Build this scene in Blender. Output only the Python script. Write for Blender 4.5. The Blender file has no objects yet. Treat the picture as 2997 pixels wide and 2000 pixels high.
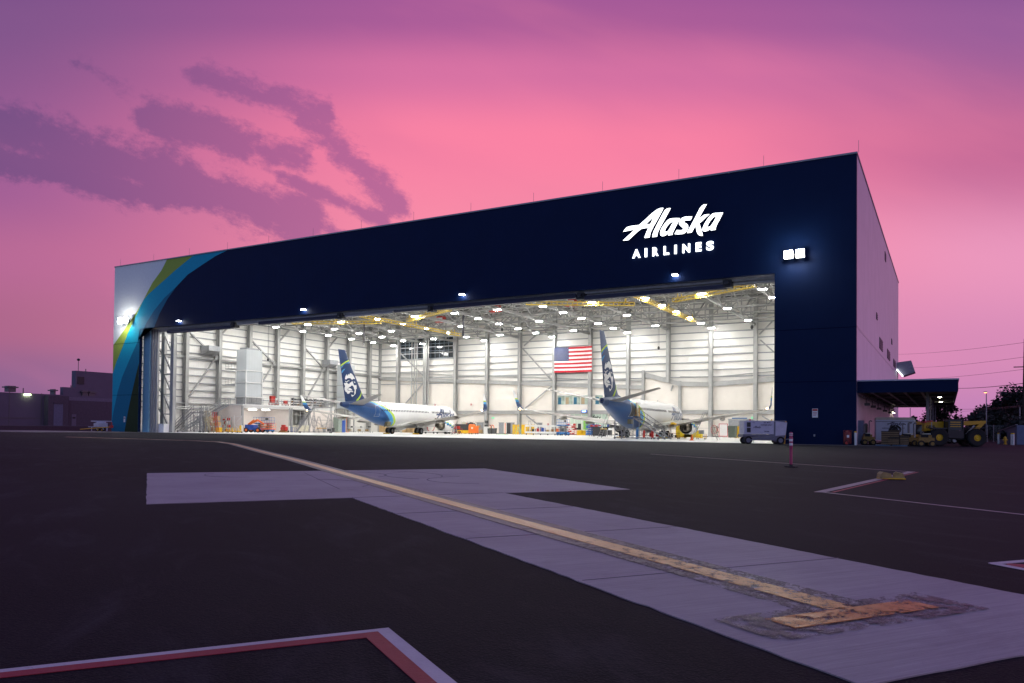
import bpy, math, random
from mathutils import Vector, Matrix, noise
from mathutils.geometry import tessellate_polygon
random.seed(7)
S = bpy.context.scene
COL = S.collection
sin, cos, pi, rad = math.sin, math.cos, math.pi, math.radians

# ------------------------------------------------------------------ camera
# world frame: x along the hangar front (0 = right corner), y into the hangar, z up, metres
CR = Vector((0.869674, 0.493515, 0.010513)); CU = Vector((0.000598, -0.022351, 0.99975))
CF = Vector((-0.493626, 0.86945, 0.019733)); CC = Vector((7.2486, -76.902, 1.2223))
cd = bpy.data.cameras.new('camera'); cam = bpy.data.objects.new('camera', cd); COL.objects.link(cam)
cam.matrix_world = Matrix(((CR.x, CU.x, -CF.x, CC.x), (CR.y, CU.y, -CF.y, CC.y), (CR.z, CU.z, -CF.z, CC.z), (0, 0, 0, 1)))
cd.sensor_width = 36; cd.lens = 26.927; cd.shift_y = 0.06994; cd.clip_end = 3000; cd.clip_start = 0.05
S.camera = cam
FPX = 2241.7; CX, CY = 1498.5, 1209.4
def at(px, py, y):
    """where the sight line of a photo pixel meets the plane y = const"""
    d = CR * ((px - CX) / FPX) + CU * ((CY - py) / FPX) + CF
    t = (y - CC.y) / d.y
    return CC + d * t

# ------------------------------------------------------------------ world (dusk sky)
S.view_settings.view_transform = 'Standard'; S.view_settings.look = 'None'
S.view_settings.exposure = 0; S.view_settings.gamma = 1
def lin(r, g, b):
    f = lambda c: (c / 255 / 12.92) if c / 255 <= .04045 else ((c / 255 + .055) / 1.055) ** 2.4
    return (f(r), f(g), f(b), 1)
W = bpy.data.worlds.new('World'); S.world = W; W.use_nodes = True
nt = W.node_tree; N = nt.nodes; LK = nt.links; N.clear()
def nd(t, **k):
    n = N.new(t)
    for a, v in k.items(): setattr(n, a, v)
    return n
def mth(op, a, b=None, c=None, clamp=False):
    n = nd('ShaderNodeMath', operation=op); n.use_clamp = clamp
    for i, v in enumerate((a, b, c)):
        if v is None: continue
        if isinstance(v, (int, float)): n.inputs[i].default_value = v
        else: LK.new(v, n.inputs[i])
    return n.outputs[0]
def dot(v, w):
    n = nd('ShaderNodeVectorMath', operation='DOT_PRODUCT'); LK.new(v, n.inputs[0]); n.inputs[1].default_value = w
    return n.outputs['Value']
def ramp(f, stops, interp='EASE'):
    n = nd('ShaderNodeValToRGB'); n.color_ramp.interpolation = interp
    e = n.color_ramp.elements
    while len(e) < len(stops): e.new(.5)
    for el, (p, c) in zip(e, stops): el.position = p; el.color = c
    LK.new(f, n.inputs[0]); return n.outputs[0]
def mixc(f, a, b, blend='MIX'):
    n = nd('ShaderNodeMix', data_type='RGBA', blend_type=blend); 
    if isinstance(f, (int, float)): n.inputs[0].default_value = f
    else: LK.new(f, n.inputs[0])
    for i, v in ((6, a), (7, b)):
        if isinstance(v, tuple): n.inputs[i].default_value = v
        else: LK.new(v, n.inputs[i])
    return n.outputs[2]
def smooth(v, a, b, lo=0., hi=1.):
    n = nd('ShaderNodeMapRange', interpolation_type='SMOOTHSTEP'); LK.new(v, n.inputs[0])
    for i, x in zip((1, 2, 3, 4), (a, b, lo, hi)): n.inputs[i].default_value = x
    return n.outputs[0]
tc = nd('ShaderNodeTexCoord'); DV = tc.outputs['Generated']
sep = nd('ShaderNodeSeparateXYZ'); LK.new(DV, sep.inputs[0]); dz = sep.outputs[2]
# chart of the western sky: a = bearing across, b = height, both about one fixed compass direction
fwd = Vector((-0.493626, 0.86945, 0)).normalized(); rgt = Vector((0.86945, 0.493626, 0)).normalized()
den = mth('MAXIMUM', dot(DV, fwd), .08)
ca = mth('DIVIDE', dot(DV, rgt), den); cb = mth('DIVIDE', dz, den)
front = smooth(dot(DV, fwd), -.25, .45)
mid = ramp(mth('MULTIPLY', cb, 1.6), [(0, lin(200, 130, 175)), (.2, lin(228, 140, 175)), (.4, lin(248, 140, 168)), (.61, lin(250, 131, 165)), (.75, lin(216, 115, 164)), (.865, lin(171, 93, 153)), (1, lin(140, 80, 148))])
lft = ramp(mth('MULTIPLY', cb, 1.6), [(0, lin(130, 98, 140)), (.09, lin(142, 102, 143)), (.195, lin(174, 104, 139)), (.35, lin(184, 106, 150)), (.5, lin(162, 96, 150)), (.85, lin(130, 86, 140)), (1, lin(112, 76, 135))])
rgh = ramp(mth('MULTIPLY', cb, 1.6), [(0, lin(190, 130, 185)), (.165, lin(214, 140, 184)), (.37, lin(234, 152, 190)), (.59, lin(198, 108, 152)), (.86, lin(154, 95, 154)), (1, lin(130, 82, 145))])
skyc = mixc(smooth(ca, -.08, -.72), mid, lft); skyc = mixc(smooth(ca, .18, .70), skyc, rgh)
# soft high haze streaks
mp = nd('ShaderNodeCombineXYZ'); LK.new(ca, mp.inputs[0]); LK.new(cb, mp.inputs[1])
def cnoise(scale, sx, sy, rot, det=8, rough=.6, dist=0., off=0.):
    r_ = nd('ShaderNodeVectorRotate'); r_.rotation_type = 'Z_AXIS'; LK.new(mp.outputs[0], r_.inputs['Vector']); r_.inputs['Angle'].default_value = rot
    m = nd('ShaderNodeMapping'); m.inputs['Scale'].default_value = (sx, sy, 1); m.inputs['Location'].default_value = (off, off, 0)
    LK.new(r_.outputs[0], m.inputs[0])
    n = nd('ShaderNodeTexNoise'); LK.new(m.outputs[0], n.inputs['Vector'])
    n.inputs['Scale'].default_value = scale; n.inputs['Detail'].default_value = det; n.inputs['Roughness'].default_value = rough; n.inputs['Distortion'].default_value = dist
    return n.outputs[0]
skyc = mixc(smooth(cnoise(2.2, .8, 2.6, .35, 4, .5, 0, 3.), .45, .8, 0, .35), skyc, mixc(.5, skyc, lin(160, 92, 150)))
skyc = mixc(smooth(cnoise(3.1, .6, 2.2, .3, 4, .5, 0, 7.), .5, .8, 0, .22), skyc, lin(250, 135, 165))
# two slanting banks of broken cloud
def band(a0, b0, a1, b1, w):
    L = math.hypot(a1 - a0, b1 - b0); ux, uy = (a1 - a0) / L, (b1 - b0) / L
    da = mth('SUBTRACT', ca, a0); db = mth('SUBTRACT', cb, b0)
    al = mth('DIVIDE', mth('ADD', mth('MULTIPLY', da, ux), mth('MULTIPLY', db, uy)), L)
    ac = mth('DIVIDE', mth('ABSOLUTE', mth('SUBTRACT', mth('MULTIPLY', db, ux), mth('MULTIPLY', da, uy))), w)
    e = mth('MAXIMUM', mth('SUBTRACT', mth('ABSOLUTE', mth('SUBTRACT', al, .5)), .38), 0)
    return mth('MAXIMUM', mth('SUBTRACT', 1., mth('ADD', ac, mth('MULTIPLY', e, 7.))), 0.)
bands = [band(-.80, .43, -.20, .245, .060), band(-.80, .37, -.42, .29, .040), band(-.52, .42, -.24, .335, .055), band(-.45, .47, -.22, .40, .038), band(-.30, .43, -.13, .27, .040), band(-.33, .34, -.15, .26, .022), band(-.36, .285, -.16, .235, .018), band(-.60, .485, -.42, .40, .030)]
wts = [1.12, 1.05, .86, .88, .92, .95, .8, .52]
bm = None
for b_, w_ in zip(bands, wts):
    v_ = mth('MULTIPLY', b_, w_); bm = v_ if bm is None else mth('MAXIMUM', bm, v_)
cn = mth('ADD', mth('ADD', mth('MULTIPLY', cnoise(8., 1., 2.0, .36, 12, .70, .25), .55), mth('MULTIPLY', cnoise(24., 1., 1.5, .36, 9, .72), .33)), mth('MULTIPLY', cnoise(70., 1., 1.3, .36, 6, .7), .12))
cl = smooth(mth('ADD', cn, mth('MULTIPLY', bm, .30)), .59, .73, 0, .72)
cl = mth('MULTIPLY', cl, smooth(bm, .0, .14))
skyc = mixc(cl, skyc, mixc(smooth(ca, -.75, -.1), lin(104, 76, 128), lin(158, 92, 148)))
# the rest of the dome: blue-violet dusk overhead and behind
dome = ramp(mth('MULTIPLY', dz, 1.), [(0, (.38, .47, .80, 1)), (.18, (.35, .43, .74, 1)), (.42, (.18, .23, .44, 1)), (1, (.13, .20, .44, 1))])
dome = mixc(mth('MULTIPLY', smooth(dot(DV, rgt), .25, .85), smooth(dz, .75, .2)), dome, (.98, .50, .82, 1))
skyc = mixc(front, dome, skyc)
skyc = mixc(smooth(dz, .62, .86), skyc, lin(98, 124, 180))
bg = nd('ShaderNodeBackground'); LK.new(skyc, bg.inputs[0]); bg.inputs[1].default_value = 1.0
LK.new(bg.outputs[0], nd('ShaderNodeOutputWorld').inputs[0])
S.cycles.use_denoising = True; S.cycles.max_bounces = 6; S.cycles.diffuse_bounces = 3; S.cycles.glossy_bounces = 3
S.cycles.caustics_reflective = False; S.cycles.caustics_refractive = False; S.cycles.sample_clamp_indirect = 8
S.cycles.use_adaptive_sampling = True

# ------------------------------------------------------------------ helpers
class MB:
    def __init__(s): s.v = []; s.f = []; s.m = []
    def face(s, pts, m=0):
        n = len(s.v); s.v += [tuple(p) for p in pts]; s.f.append(tuple(range(n, n + len(pts)))); s.m.append(m)
    def hexa(s, p, m=0):
        n = len(s.v); s.v += [tuple(q) for q in p]
        for f in ((0, 3, 2, 1), (4, 5, 6, 7), (0, 1, 5, 4), (1, 2, 6, 5), (2, 3, 7, 6), (3, 0, 4, 7)):
            s.f.append(tuple(n + i for i in f)); s.m.append(m)
        return s
    def box(s, x0, x1, y0, y1, z0, z1, m=0):
        return s.hexa([(x0, y0, z0), (x1, y0, z0), (x1, y1, z0), (x0, y1, z0), (x0, y0, z1), (x1, y0, z1), (x1, y1, z1), (x0, y1, z1)], m)
    def beam(s, a, b, w, h=None, m=0, up=(0, 0, 1)):
        a, b = Vector(a), Vector(b); h = h or w; d = (b - a).normalized(); u = Vector(up)
        if abs(d.dot(u)) > .97: u = Vector((1, 0, 0))
        r = d.cross(u).normalized() * (w / 2); t = r.cross(d).normalized() * (h / 2)
        return s.hexa([a - r - t, b - r - t, b + r - t, a + r - t, a - r + t, b - r + t, b + r + t, a + r + t], m)
    def tube(s, a, b, r, n=8, m=0, r2=None):
        a, b = Vector(a), Vector(b); d = (b - a).normalized(); r2 = r if r2 is None else r2
        u = d.orthogonal().normalized(); w = d.cross(u); k = len(s.v)
        for c, q in ((a, r), (b, r2)):
            for i in range(n): t = 2 * pi * i / n; s.v.append(tuple(c + (u * cos(t) + w * sin(t)) * q))
        for i in range(n): j = (i + 1) % n; s.f.append((k + i, k + j, k + n + j, k + n + i)); s.m.append(m)
        s.f.append(tuple(k + i for i in reversed(range(n)))); s.m.append(m)
        s.f.append(tuple(k + n + i for i in range(n))); s.m.append(m); return s
    def pipe(s, pts, r, n=6, m=0):
        for a, b in zip(pts, pts[1:]): s.tube(a, b, r, n, m)
        return s
    def lathe(s, prof, c, ax=(0, 0, 1), n=24, m=0, mf=None):
        c, ax = Vector(c), Vector(ax).normalized(); u = ax.orthogonal().normalized(); w = ax.cross(u); k = len(s.v)
        for r, h in prof:
            for i in range(n): t = 2 * pi * i / n; s.v.append(tuple(c + ax * h + (u * cos(t) + w * sin(t)) * r))
        for a in range(len(prof) - 1):
            for i in range(n):
                j = (i + 1) % n; f = (k + a * n + i, k + a * n + j, k + (a + 1) * n + j, k + (a + 1) * n + i)
                s.f.append(f); s.m.append(mf(sum((Vector(s.v[q]) for q in f), Vector()) / 4) if mf else m)
        return s
    def wheel(s, c, r, w, ax=(1, 0, 0), m=0, mr=1, n=20):
        s.lathe([(0, -w * .3), (r * .58, -w * .3), (r * .62, -w * .42), (r * .9, -w / 2), (r, -w * .3), (r, w * .3), (r * .9, w / 2), (r * .62, w * .42), (r * .58, w * .3), (0, w * .3)], c, ax, n,
                mf=lambda q: mr if (q - Vector(c)).length < r * .60 else m); return s
    def prism(s, loops, o, ux, uy, dep, m=0, mb=None):
        """flat outline (with holes) given thickness; o + ux*a + uy*b, thickness vector dep"""
        if not isinstance(loops[0][0], (tuple, list)): loops = [loops]
        o, ux, uy, dep = map(Vector, (o, ux, uy, dep))
        flat = [q for l in loops for q in l]; tri = tessellate_polygon([[Vector((a, b, 0)) for a, b in l] for l in loops])
        k = len(s.v); n = len(flat); flip = ux.cross(uy).dot(dep) < 0
        s.v += [tuple(o + ux * a + uy * b + dep) for a, b in flat] + [tuple(o + ux * a + uy * b) for a, b in flat]
        for t in tri:
            A, B, C_ = (Vector(flat[i]) for i in t); cr = (B - A).x * (C_ - A).y - (B - A).y * (C_ - A).x
            t = t if (cr > 0) != flip else t[::-1]
            s.f.append(tuple(k + i for i in t)); s.m.append(m); s.f.append(tuple(k + n + i for i in t[::-1])); s.m.append(m if mb is None else mb)
        q = 0
        for l in loops:
            for i in range(len(l)):
                j = (i + 1) % len(l); s.f.append((k + q + i, k + q + j, k + n + q + j, k + n + q + i)); s.m.append(m if mb is None else mb)
            q += len(l)
        return s
    def rings(s, rs, m=0, mf=None, caps=True):
        n = len(rs[0]); k = len(s.v)
        for r in rs: s.v += [tuple(p) for p in r]
        for a in range(len(rs) - 1):
            for i in range(n):
                j = (i + 1) % n; f = (k + a * n + i, k + a * n + j, k + (a + 1) * n + j, k + (a + 1) * n + i); s.f.append(f)
                s.m.append(mf(sum((Vector(s.v[q]) for q in f), Vector()) / 4) if mf else m)
        if caps:
            for a, rv in ((0, 1), (len(rs) - 1, 0)):
                f = [k + a * n + i for i in range(n)]; s.f.append(tuple(f[::-1] if rv else f)); s.m.append(mf(Vector(s.v[f[0]])) if mf else m)
        return s
    def build(s, name, mats, parent=None, smooth=False, loc=None):
        me = bpy.data.meshes.new(name); me.from_pydata(s.v, [], s.f)
        mats = mats if isinstance(mats, (list, tuple)) else [mats]
        for q in mats: me.materials.append(q)
        if len(mats) > 1: me.polygons.foreach_set('material_index', s.m)
        if smooth:
            me.polygons.foreach_set('use_smooth', [True] * len(s.f))
            try: me.set_sharp_from_angle(angle=rad(38))
            except Exception: pass
        me.update(); o = bpy.data.objects.new(name, me); COL.objects.link(o)
        if parent: o.parent = parent
        if loc: o.location = loc
        return o
def bx(*a, m=0): return MB().box(*a, m=m)
def tag(o, label=None, cat=None, group=None, kind=None):
    for k, v in (('label', label), ('category', cat), ('group', group), ('kind', kind)):
        if v: o[k] = v
    return o
def thing(name, label, cat, loc=(0, 0, 0), rz=0, group=None):
    o = bpy.data.objects.new(name, None); COL.objects.link(o); o.location = loc; o.rotation_euler.z = rz; o.empty_display_size = .3
    return tag(o, label, cat, group)
def dup(o, loc=None, rz=None, label=None, parent=None):
    c = o.copy(); COL.objects.link(c)
    if parent: c.parent = parent
    if loc is not None: c.location = loc
    if rz is not None: c.rotation_euler.z = rz
    if label: c['label'] = label
    for ch in list(o.children): dup(ch, parent=c)
    return c
def textmesh(txt, size, bold=0., depth=.01, align='LEFT', shear=0.):
    cu = bpy.data.curves.new('t', 'FONT'); cu.body = txt; cu.size = size; cu.extrude = depth / 2; cu.offset = bold; cu.align_x = align; cu.shear = shear
    ob = bpy.data.objects.new('t', cu); COL.objects.link(ob)
    bpy.context.view_layer.update()
    me = bpy.data.meshes.new_from_object(ob.evaluated_get(bpy.context.evaluated_depsgraph_get()))
    bpy.data.objects.remove(ob); bpy.data.curves.remove(cu); return me
def text(name, txt, size, mat, parent, o, ux=(1, 0, 0), uy=(0, 0, 1), bold=0., depth=.01, align='LEFT', shear=0.):
    me = textmesh(txt, size, bold, depth, align, shear); ux, uy = Vector(ux), Vector(uy); uz = ux.cross(uy)
    me.transform(Matrix((( ux.x, uy.x, uz.x, o[0]), (ux.y, uy.y, uz.y, o[1]), (ux.z, uy.z, uz.z, o[2]), (0, 0, 0, 1))))
    me.materials.clear(); me.materials.append(mat); ob = bpy.data.objects.new(name, me); COL.objects.link(ob); ob.parent = parent
    return ob

# ------------------------------------------------------------------ materials
MC = {}
def M(name, col, rough=.6, metal=0., var=.12, nscale=3., bump=0., bscale=40., emit=None, es=0., spec=.5):
    if name in MC: return MC[name]
    m = bpy.data.materials.new(name); m.use_nodes = True; t = m.node_tree; b = t.nodes['Principled BSDF']
    b.inputs['Roughness'].default_value = rough; b.inputs['Metallic'].default_value = metal
    b.inputs['Specular IOR Level'].default_value = spec
    col = tuple(col) + (1,) if len(col) == 3 else col
    if var:
        c = t.nodes.new('ShaderNodeTexCoord'); n = t.nodes.new('ShaderNodeTexNoise'); n.inputs['Scale'].default_value = nscale; n.inputs['Detail'].default_value = 5
        t.links.new(c.outputs['Object'], n.inputs['Vector'])
        r = t.nodes.new('ShaderNodeValToRGB'); e = r.color_ramp.elements
        e[0].position = .3; e[1].position = .7
        e[0].color = tuple(x * (1 - var) for x in col[:3]) + (1,); e[1].color = tuple(min(1, x * (1 + var)) for x in col[:3]) + (1,)
        t.links.new(n.outputs[0], r.inputs[0]); t.links.new(r.outputs[0], b.inputs['Base Color'])
    else: b.inputs['Base Color'].default_value = col
    if bump:
        c = t.nodes.new('ShaderNodeTexCoord'); n2 = t.nodes.new('ShaderNodeTexNoise'); n2.inputs['Scale'].default_value = bscale
        t.links.new(c.outputs['Object'], n2.inputs['Vector']); bp = t.nodes.new('ShaderNodeBump'); bp.inputs['Strength'].default_value = bump; bp.inputs['Distance'].default_value = .02
        t.links.new(n2.outputs[0], bp.inputs['Height']); t.links.new(bp.outputs[0], b.inputs['Normal'])
    if emit: b.inputs['Emission Color'].default_value = tuple(emit) + (1,); b.inputs['Emission Strength'].default_value = es
    MC[name] = m; return m
def ribbed(name, col, axis, period, rough=.45, metal=0., strength=.6, dist=.03, var=.06):
    """profiled metal sheet: ribs every `period` metres along an axis (0 x, 1 y, 2 z)"""
    m = M(name, col, rough, metal, var, .35); t = m.node_tree; b = t.nodes['Principled BSDF']
    c = t.nodes.new('ShaderNodeTexCoord'); w = t.nodes.new('ShaderNodeTexWave'); w.bands_direction = 'XYZ'[axis]; w.wave_profile = 'SIN'
    w.inputs['Scale'].default_value = .314159 / period * 1.0; w.inputs['Distortion'].default_value = 0
    t.links.new(c.outputs['Object'], w.inputs['Vector']); bp = t.nodes.new('ShaderNodeBump'); bp.inputs['Strength'].default_value = strength; bp.inputs['Distance'].default_value = dist
    p = t.nodes.new('ShaderNodeMath'); p.operation = 'POWER'; p.inputs[1].default_value = 4; t.links.new(w.outputs[1], p.inputs[0])
    t.links.new(p.outputs[0], bp.inputs['Height']); t.links.new(bp.outputs[0], b.inputs['Normal']); return m
navy = ribbed('navy_panel', (.0014, .0105, .050), 0, .9, .6, 0, .2, .02); navy.node_tree.nodes['Principled BSDF'].inputs['Specular IOR Level'].default_value = .12
mural_white = M('mural_white', (.74, .77, .78), .6, var=.04, spec=.2); mural_olive = M('mural_olive', (.31, .42, .065), .6, var=.05, spec=.2)
mural_teal = M('mural_teal', (.004, .34, .50), .6, var=.05, spec=.2); mural_blue = M('mural_blue', (.002, .15, .26), .6, var=.05, spec=.2); mural_dark = M('mural_dark', (.016, .035, .008), .6, var=.05, spec=.2)
jamb_blue = M('jamb_blue', (.20, .40, .52), .6, var=.05, spec=.2)
trim = M('roof_trim', (.22, .22, .25), .35, .6, .05)
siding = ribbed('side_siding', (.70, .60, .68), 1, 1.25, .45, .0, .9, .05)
steel = M('grey_steel', (.36, .36, .355), .5, .1, .08, 1.2); steel_d = M('dark_steel', (.12, .12, .125), .5, .3, .1)
girt_m = M('girt_steel', (.33, .34, .36), .5, .2, .06)
liner = ribbed('wall_liner', (.83, .81, .77), 0, .9, .55, 0, .3, .02, .05); liner_y = ribbed('wall_liner_side', (.83, .815, .78), 1, .9, .55, 0, .3, .02, .05)
drywall = M('cream_wall', (.83, .78, .715), .7, var=.03, nscale=.6)
deckm = ribbed('roof_deck', (.40, .40, .385), 0, .6, .6, 0, .5, .05)
white = M('white_paint', (.75, .75, .74), .45, var=.04); cream = M('cream_paint', (.62, .58, .46), .5)
black = M('black_rubber', (.012, .012, .013), .85, var=.2); dark = M('dark_plastic', (.03, .03, .034), .5, var=.15)
alu = M('aluminium', (.27, .27, .28), .4, .35, .08); galv = M('galvanised', (.30, .31, .33), .45, .3, .12)
yellow = M('yellow_paint', (.72, .44, .01), .45, var=.1); yellow_eq = M('equipment_yellow', (.68, .38, .02), .45, var=.12)
crane_y = M('rail_yellow', (.66, .47, .06), .45, var=.06)
red = M('red_paint', (.45, .02, .015), .45, var=.12); orange = M('orange_paint', (.85, .17, .02), .45, var=.1); blue = M('blue_paint', (.012, .14, .40), .45, var=.1)
royal = M('royal_blue', (.02, .07, .34), .5, var=.1); green = M('green_paint', (.04, .22, .10), .5, var=.1); lgreen = M('light_green', (.30, .62, .34), .5)
wood = M('plywood', (.50, .34, .17), .7, var=.2, nscale=5); card = M('cardboard', (.42, .28, .13), .8, var=.15); brown = M('brown_door', (.20, .10, .03), .6)
lampm = M('lamp_glow', (.9, .9, .9), .5, var=0, emit=(1, .99, .955), es=330.)
tube_m = M('tube_light', (.9, .9, .9), .5, var=0, emit=(1, .97, .90), es=14.)
signm = M('sign_glow', (.9, .9, .9), .5, var=0, emit=(.93, .97, 1), es=3.0)
flood_m = M('flood_glow', (.9, .9, .9), .5, var=0, emit=(1, .97, .88), es=210.)
wallpk_m = M('wall_lamp_glow', (.9, .9, .9), .5, var=0, emit=(.93, .96, 1), es=45.)
glassd = M('dark_glass', (.02, .025, .03), .08, 0, 0, spec=.8)

# ------------------------------------------------------------------ ground
def gh(x, y):
    def ss(t): t = max(0, min(1, t)); return t * t * (3 - 2 * t)
    return .62 * ss((-x - 128) / 40)
ga = bpy.data.materials.new('asphalt'); ga.use_nodes = True; nt = ga.node_tree; N = nt.nodes; LK = nt.links; B = N['Principled BSDF']
g_tc = nd('ShaderNodeTexCoord'); OV = g_tc.outputs['Object']
def noise_of(vec, scale, det=6, rough=.6, sx=1, sy=1, rot=0, dist=0):
    if rot:
        r_ = nd('ShaderNodeVectorRotate'); r_.rotation_type = 'Z_AXIS'; LK.new(vec, r_.inputs['Vector']); r_.inputs['Angle'].default_value = rot; vec = r_.outputs[0]
    m = nd('ShaderNodeMapping'); m.inputs['Scale'].default_value = (sx, sy, 1); LK.new(vec, m.inputs[0])
    n = nd('ShaderNodeTexNoise'); LK.new(m.outputs[0], n.inputs['Vector']); n.inputs['Scale'].default_value = scale; n.inputs['Detail'].default_value = det
    n.inputs['Roughness'].default_value = rough; n.inputs['Distortion'].default_value = dist; return n.outputs[0]
base = ramp(noise_of(OV, .12, 6, .6), [(.3, (.0050, .0052, .0072, 1)), (.7, (.0135, .0135, .0175, 1))], 'LINEAR')
base = mixc(smooth(noise_of(OV, .45, 9, .72, 1, 3., .63, .6), .50, .72, 0, .7), base, (.034, .032, .040, 1))
base = mixc(smooth(noise_of(OV, 1.7, 8, .7), .55, .8, 0, .6), base, (.006, .0055, .007, 1))
ag = nd('ShaderNodeTexVoronoi'); LK.new(OV, ag.inputs['Vector']); ag.inputs['Scale'].default_value = 62
base = mixc(smooth(ag.outputs['Distance'], .12, .42, .5, 0), base, (.040, .038, .046, 1))
LK.new(base, B.inputs['Base Color']); B.inputs['Roughness'].default_value = .80; B.inputs['Specular IOR Level'].default_value = .10
bp = nd('ShaderNodeBump'); bp.inputs['Strength'].default_value = .8; bp.inputs['Distance'].default_value = .006
LK.new(mth('ADD', ag.outputs['Distance'], noise_of(OV, 25, 5, .7)), bp.inputs['Height']); LK.new(bp.outputs[0], B.inputs['Normal'])
xs = [-900, -600, -400, -300, -240, -200] + [-168 + 4 * i for i in range(11)] + [-120, -60, 0, 60, 200, 500, 900]; ys = [-300, -120, -60, 0, 60, 120, 300, 700, 1200]
g = MB(); g.v = [(x, y, gh(x, y)) for y in ys for x in xs]; nx = len(xs)
g.f = [(j * nx + i, j * nx + i + 1, (j + 1) * nx + i + 1, (j + 1) * nx + i) for j in range(len(ys) - 1) for i in range(nx - 1)]; g.m = [0] * len(g.f)
tag(g.build('ground', ga), kind='structure')
fl = M('epoxy_floor', (.92, .90, .87), .30, 0, .04, .4)
tag(MB().box(-108.4, -.4, .02, 63.9, -.05, .006).build('hangar_floor', fl), kind='structure')

# concrete pad and strip (a T shape)
cm = bpy.data.materials.new('broom_concrete'); cm.use_nodes = True; nt = cm.node_tree; N = nt.nodes; LK = nt.links; B = N['Principled BSDF']
OV = nd('ShaderNodeTexCoord').outputs['Object']; RT = -.96
base = ramp(noise_of(OV, .6, 6, .6), [(.3, (.285, .25, .268, 1)), (.7, (.375, .335, .355, 1))], 'LINEAR')
base = mixc(smooth(noise_of(OV, 7, 7, .72, .10, 3.4, RT), .40, .70, 0, .42), base, (.165, .148, .16, 1))
base = mixc(smooth(noise_of(OV, 30, 5, .7, .06, 2.4, RT), .48, .75, 0, .55), base, (.50, .455, .475, 1))
base = mixc(smooth(noise_of(OV, .9, 8, .68, 1, 1, 0, 1.5), .52, .74, 0, .35), base, (.16, .14, .155, 1))
base = mixc(smooth(noise_of(OV, 70, 2, .5), .72, .79, 0, .7), base, (.05, .045, .055, 1))
LK.new(base, B.inputs['Base Color']); B.inputs['Roughness'].default_value = .62; B.inputs['Specular IOR Level'].default_value = .4
bp = nd('ShaderNodeBump'); bp.inputs['Strength'].default_value = .9; bp.inputs['Distance'].default_value = .006
LK.new(noise_of(OV, 34, 5, .75, .06, 2.6, RT), bp.inputs['Height']); LK.new(bp.outputs[0], B.inputs['Normal'])
dx = Vector((.574, .819)); dv = Vector((.819, -.574))       # across the strip, along the strip towards the camera
P0 = Vector((-10.1, -64.75))
pad = [P0, P0 + dv * 8.2, Vector((-1.6, -66.83)), Vector((6.9, -72.85)), Vector((6.9, -72.85)) + dx * 2.86, Vector((0.0, -64.42)), Vector((1.65, -62.15)), Vector((-4.8, -57.3))]
rj = random.Random(3); pj = []
for a_, b_ in zip(pad, pad[1:] + pad[:1]):
    n_ = max(1, int((b_ - a_).length / .16)); pj += [tuple(a_ + (b_ - a_) * (i / n_) + Vector((rj.uniform(-.011, .011), rj.uniform(-.011, .011))) * (1 if i else 0)) for i in range(n_)]
tag(MB().prism(pj, (0, 0, .0), (1, 0, 0), (0, 1, 0), (0, 0, .008)).build('concrete_apron', cm), kind='structure')
crackm = M('joint_sealant', (.12, .10, .12), .8)
j = MB()
def strip(m_, pts, w, z0, dz, m=0):
    for a, b in zip(pts, pts[1:]):
        a, b = Vector(a), Vector(b); d = (b - a).normalized(); n = Vector((-d.y, d.x)) * w / 2
        m_.prism([tuple(a - n), tuple(b - n), tuple(b + n), tuple(a + n)], (0, 0, z0), (1, 0, 0), (0, 1, 0), (0, 0, dz), m)
strip(j, [(-1.6, -66.83), (0, -64.42)], .02, .008, .003); strip(j, [(-3.0, -65.6), (-7.3, -62.2)], .012, .008, .003)
for k in (2.6, 5.2, 7.7):
    a = Vector((-1.6, -66.83)) + dv * k; strip(j, [tuple(a), tuple(a + dx * 2.85)], .010, .008, .003)
tag(j.build('concrete_joints', crackm), kind='structure')
# skid marks on the pad
sk = MB()
for cx_, cy_, r, a0, a1 in ((-6.2, -62.6, 1.5, .2, 2.4), (-5.6, -62.4, 2.3, .4, 2.2), (-2.2, -61.6, 1.3, 2.6, 5.2), (-4.6, -65.3, 1.6, .3, 2.0), (-3.7, -60.5, 1.8, 3.0, 4.8), (-7.8, -63.6, 1.0, 3.4, 5.6)):
    pts = [(cx_ + r * cos(a0 + (a1 - a0) * i / 18), cy_ + r * sin(a0 + (a1 - a0) * i / 18)) for i in range(19)]; strip(sk, pts, .035, .008, .003)
tag(sk.build('tyre_marks', M('tyre_mark', (.17, .155, .185), .8, var=.3, nscale=6)), kind='structure')

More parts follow.
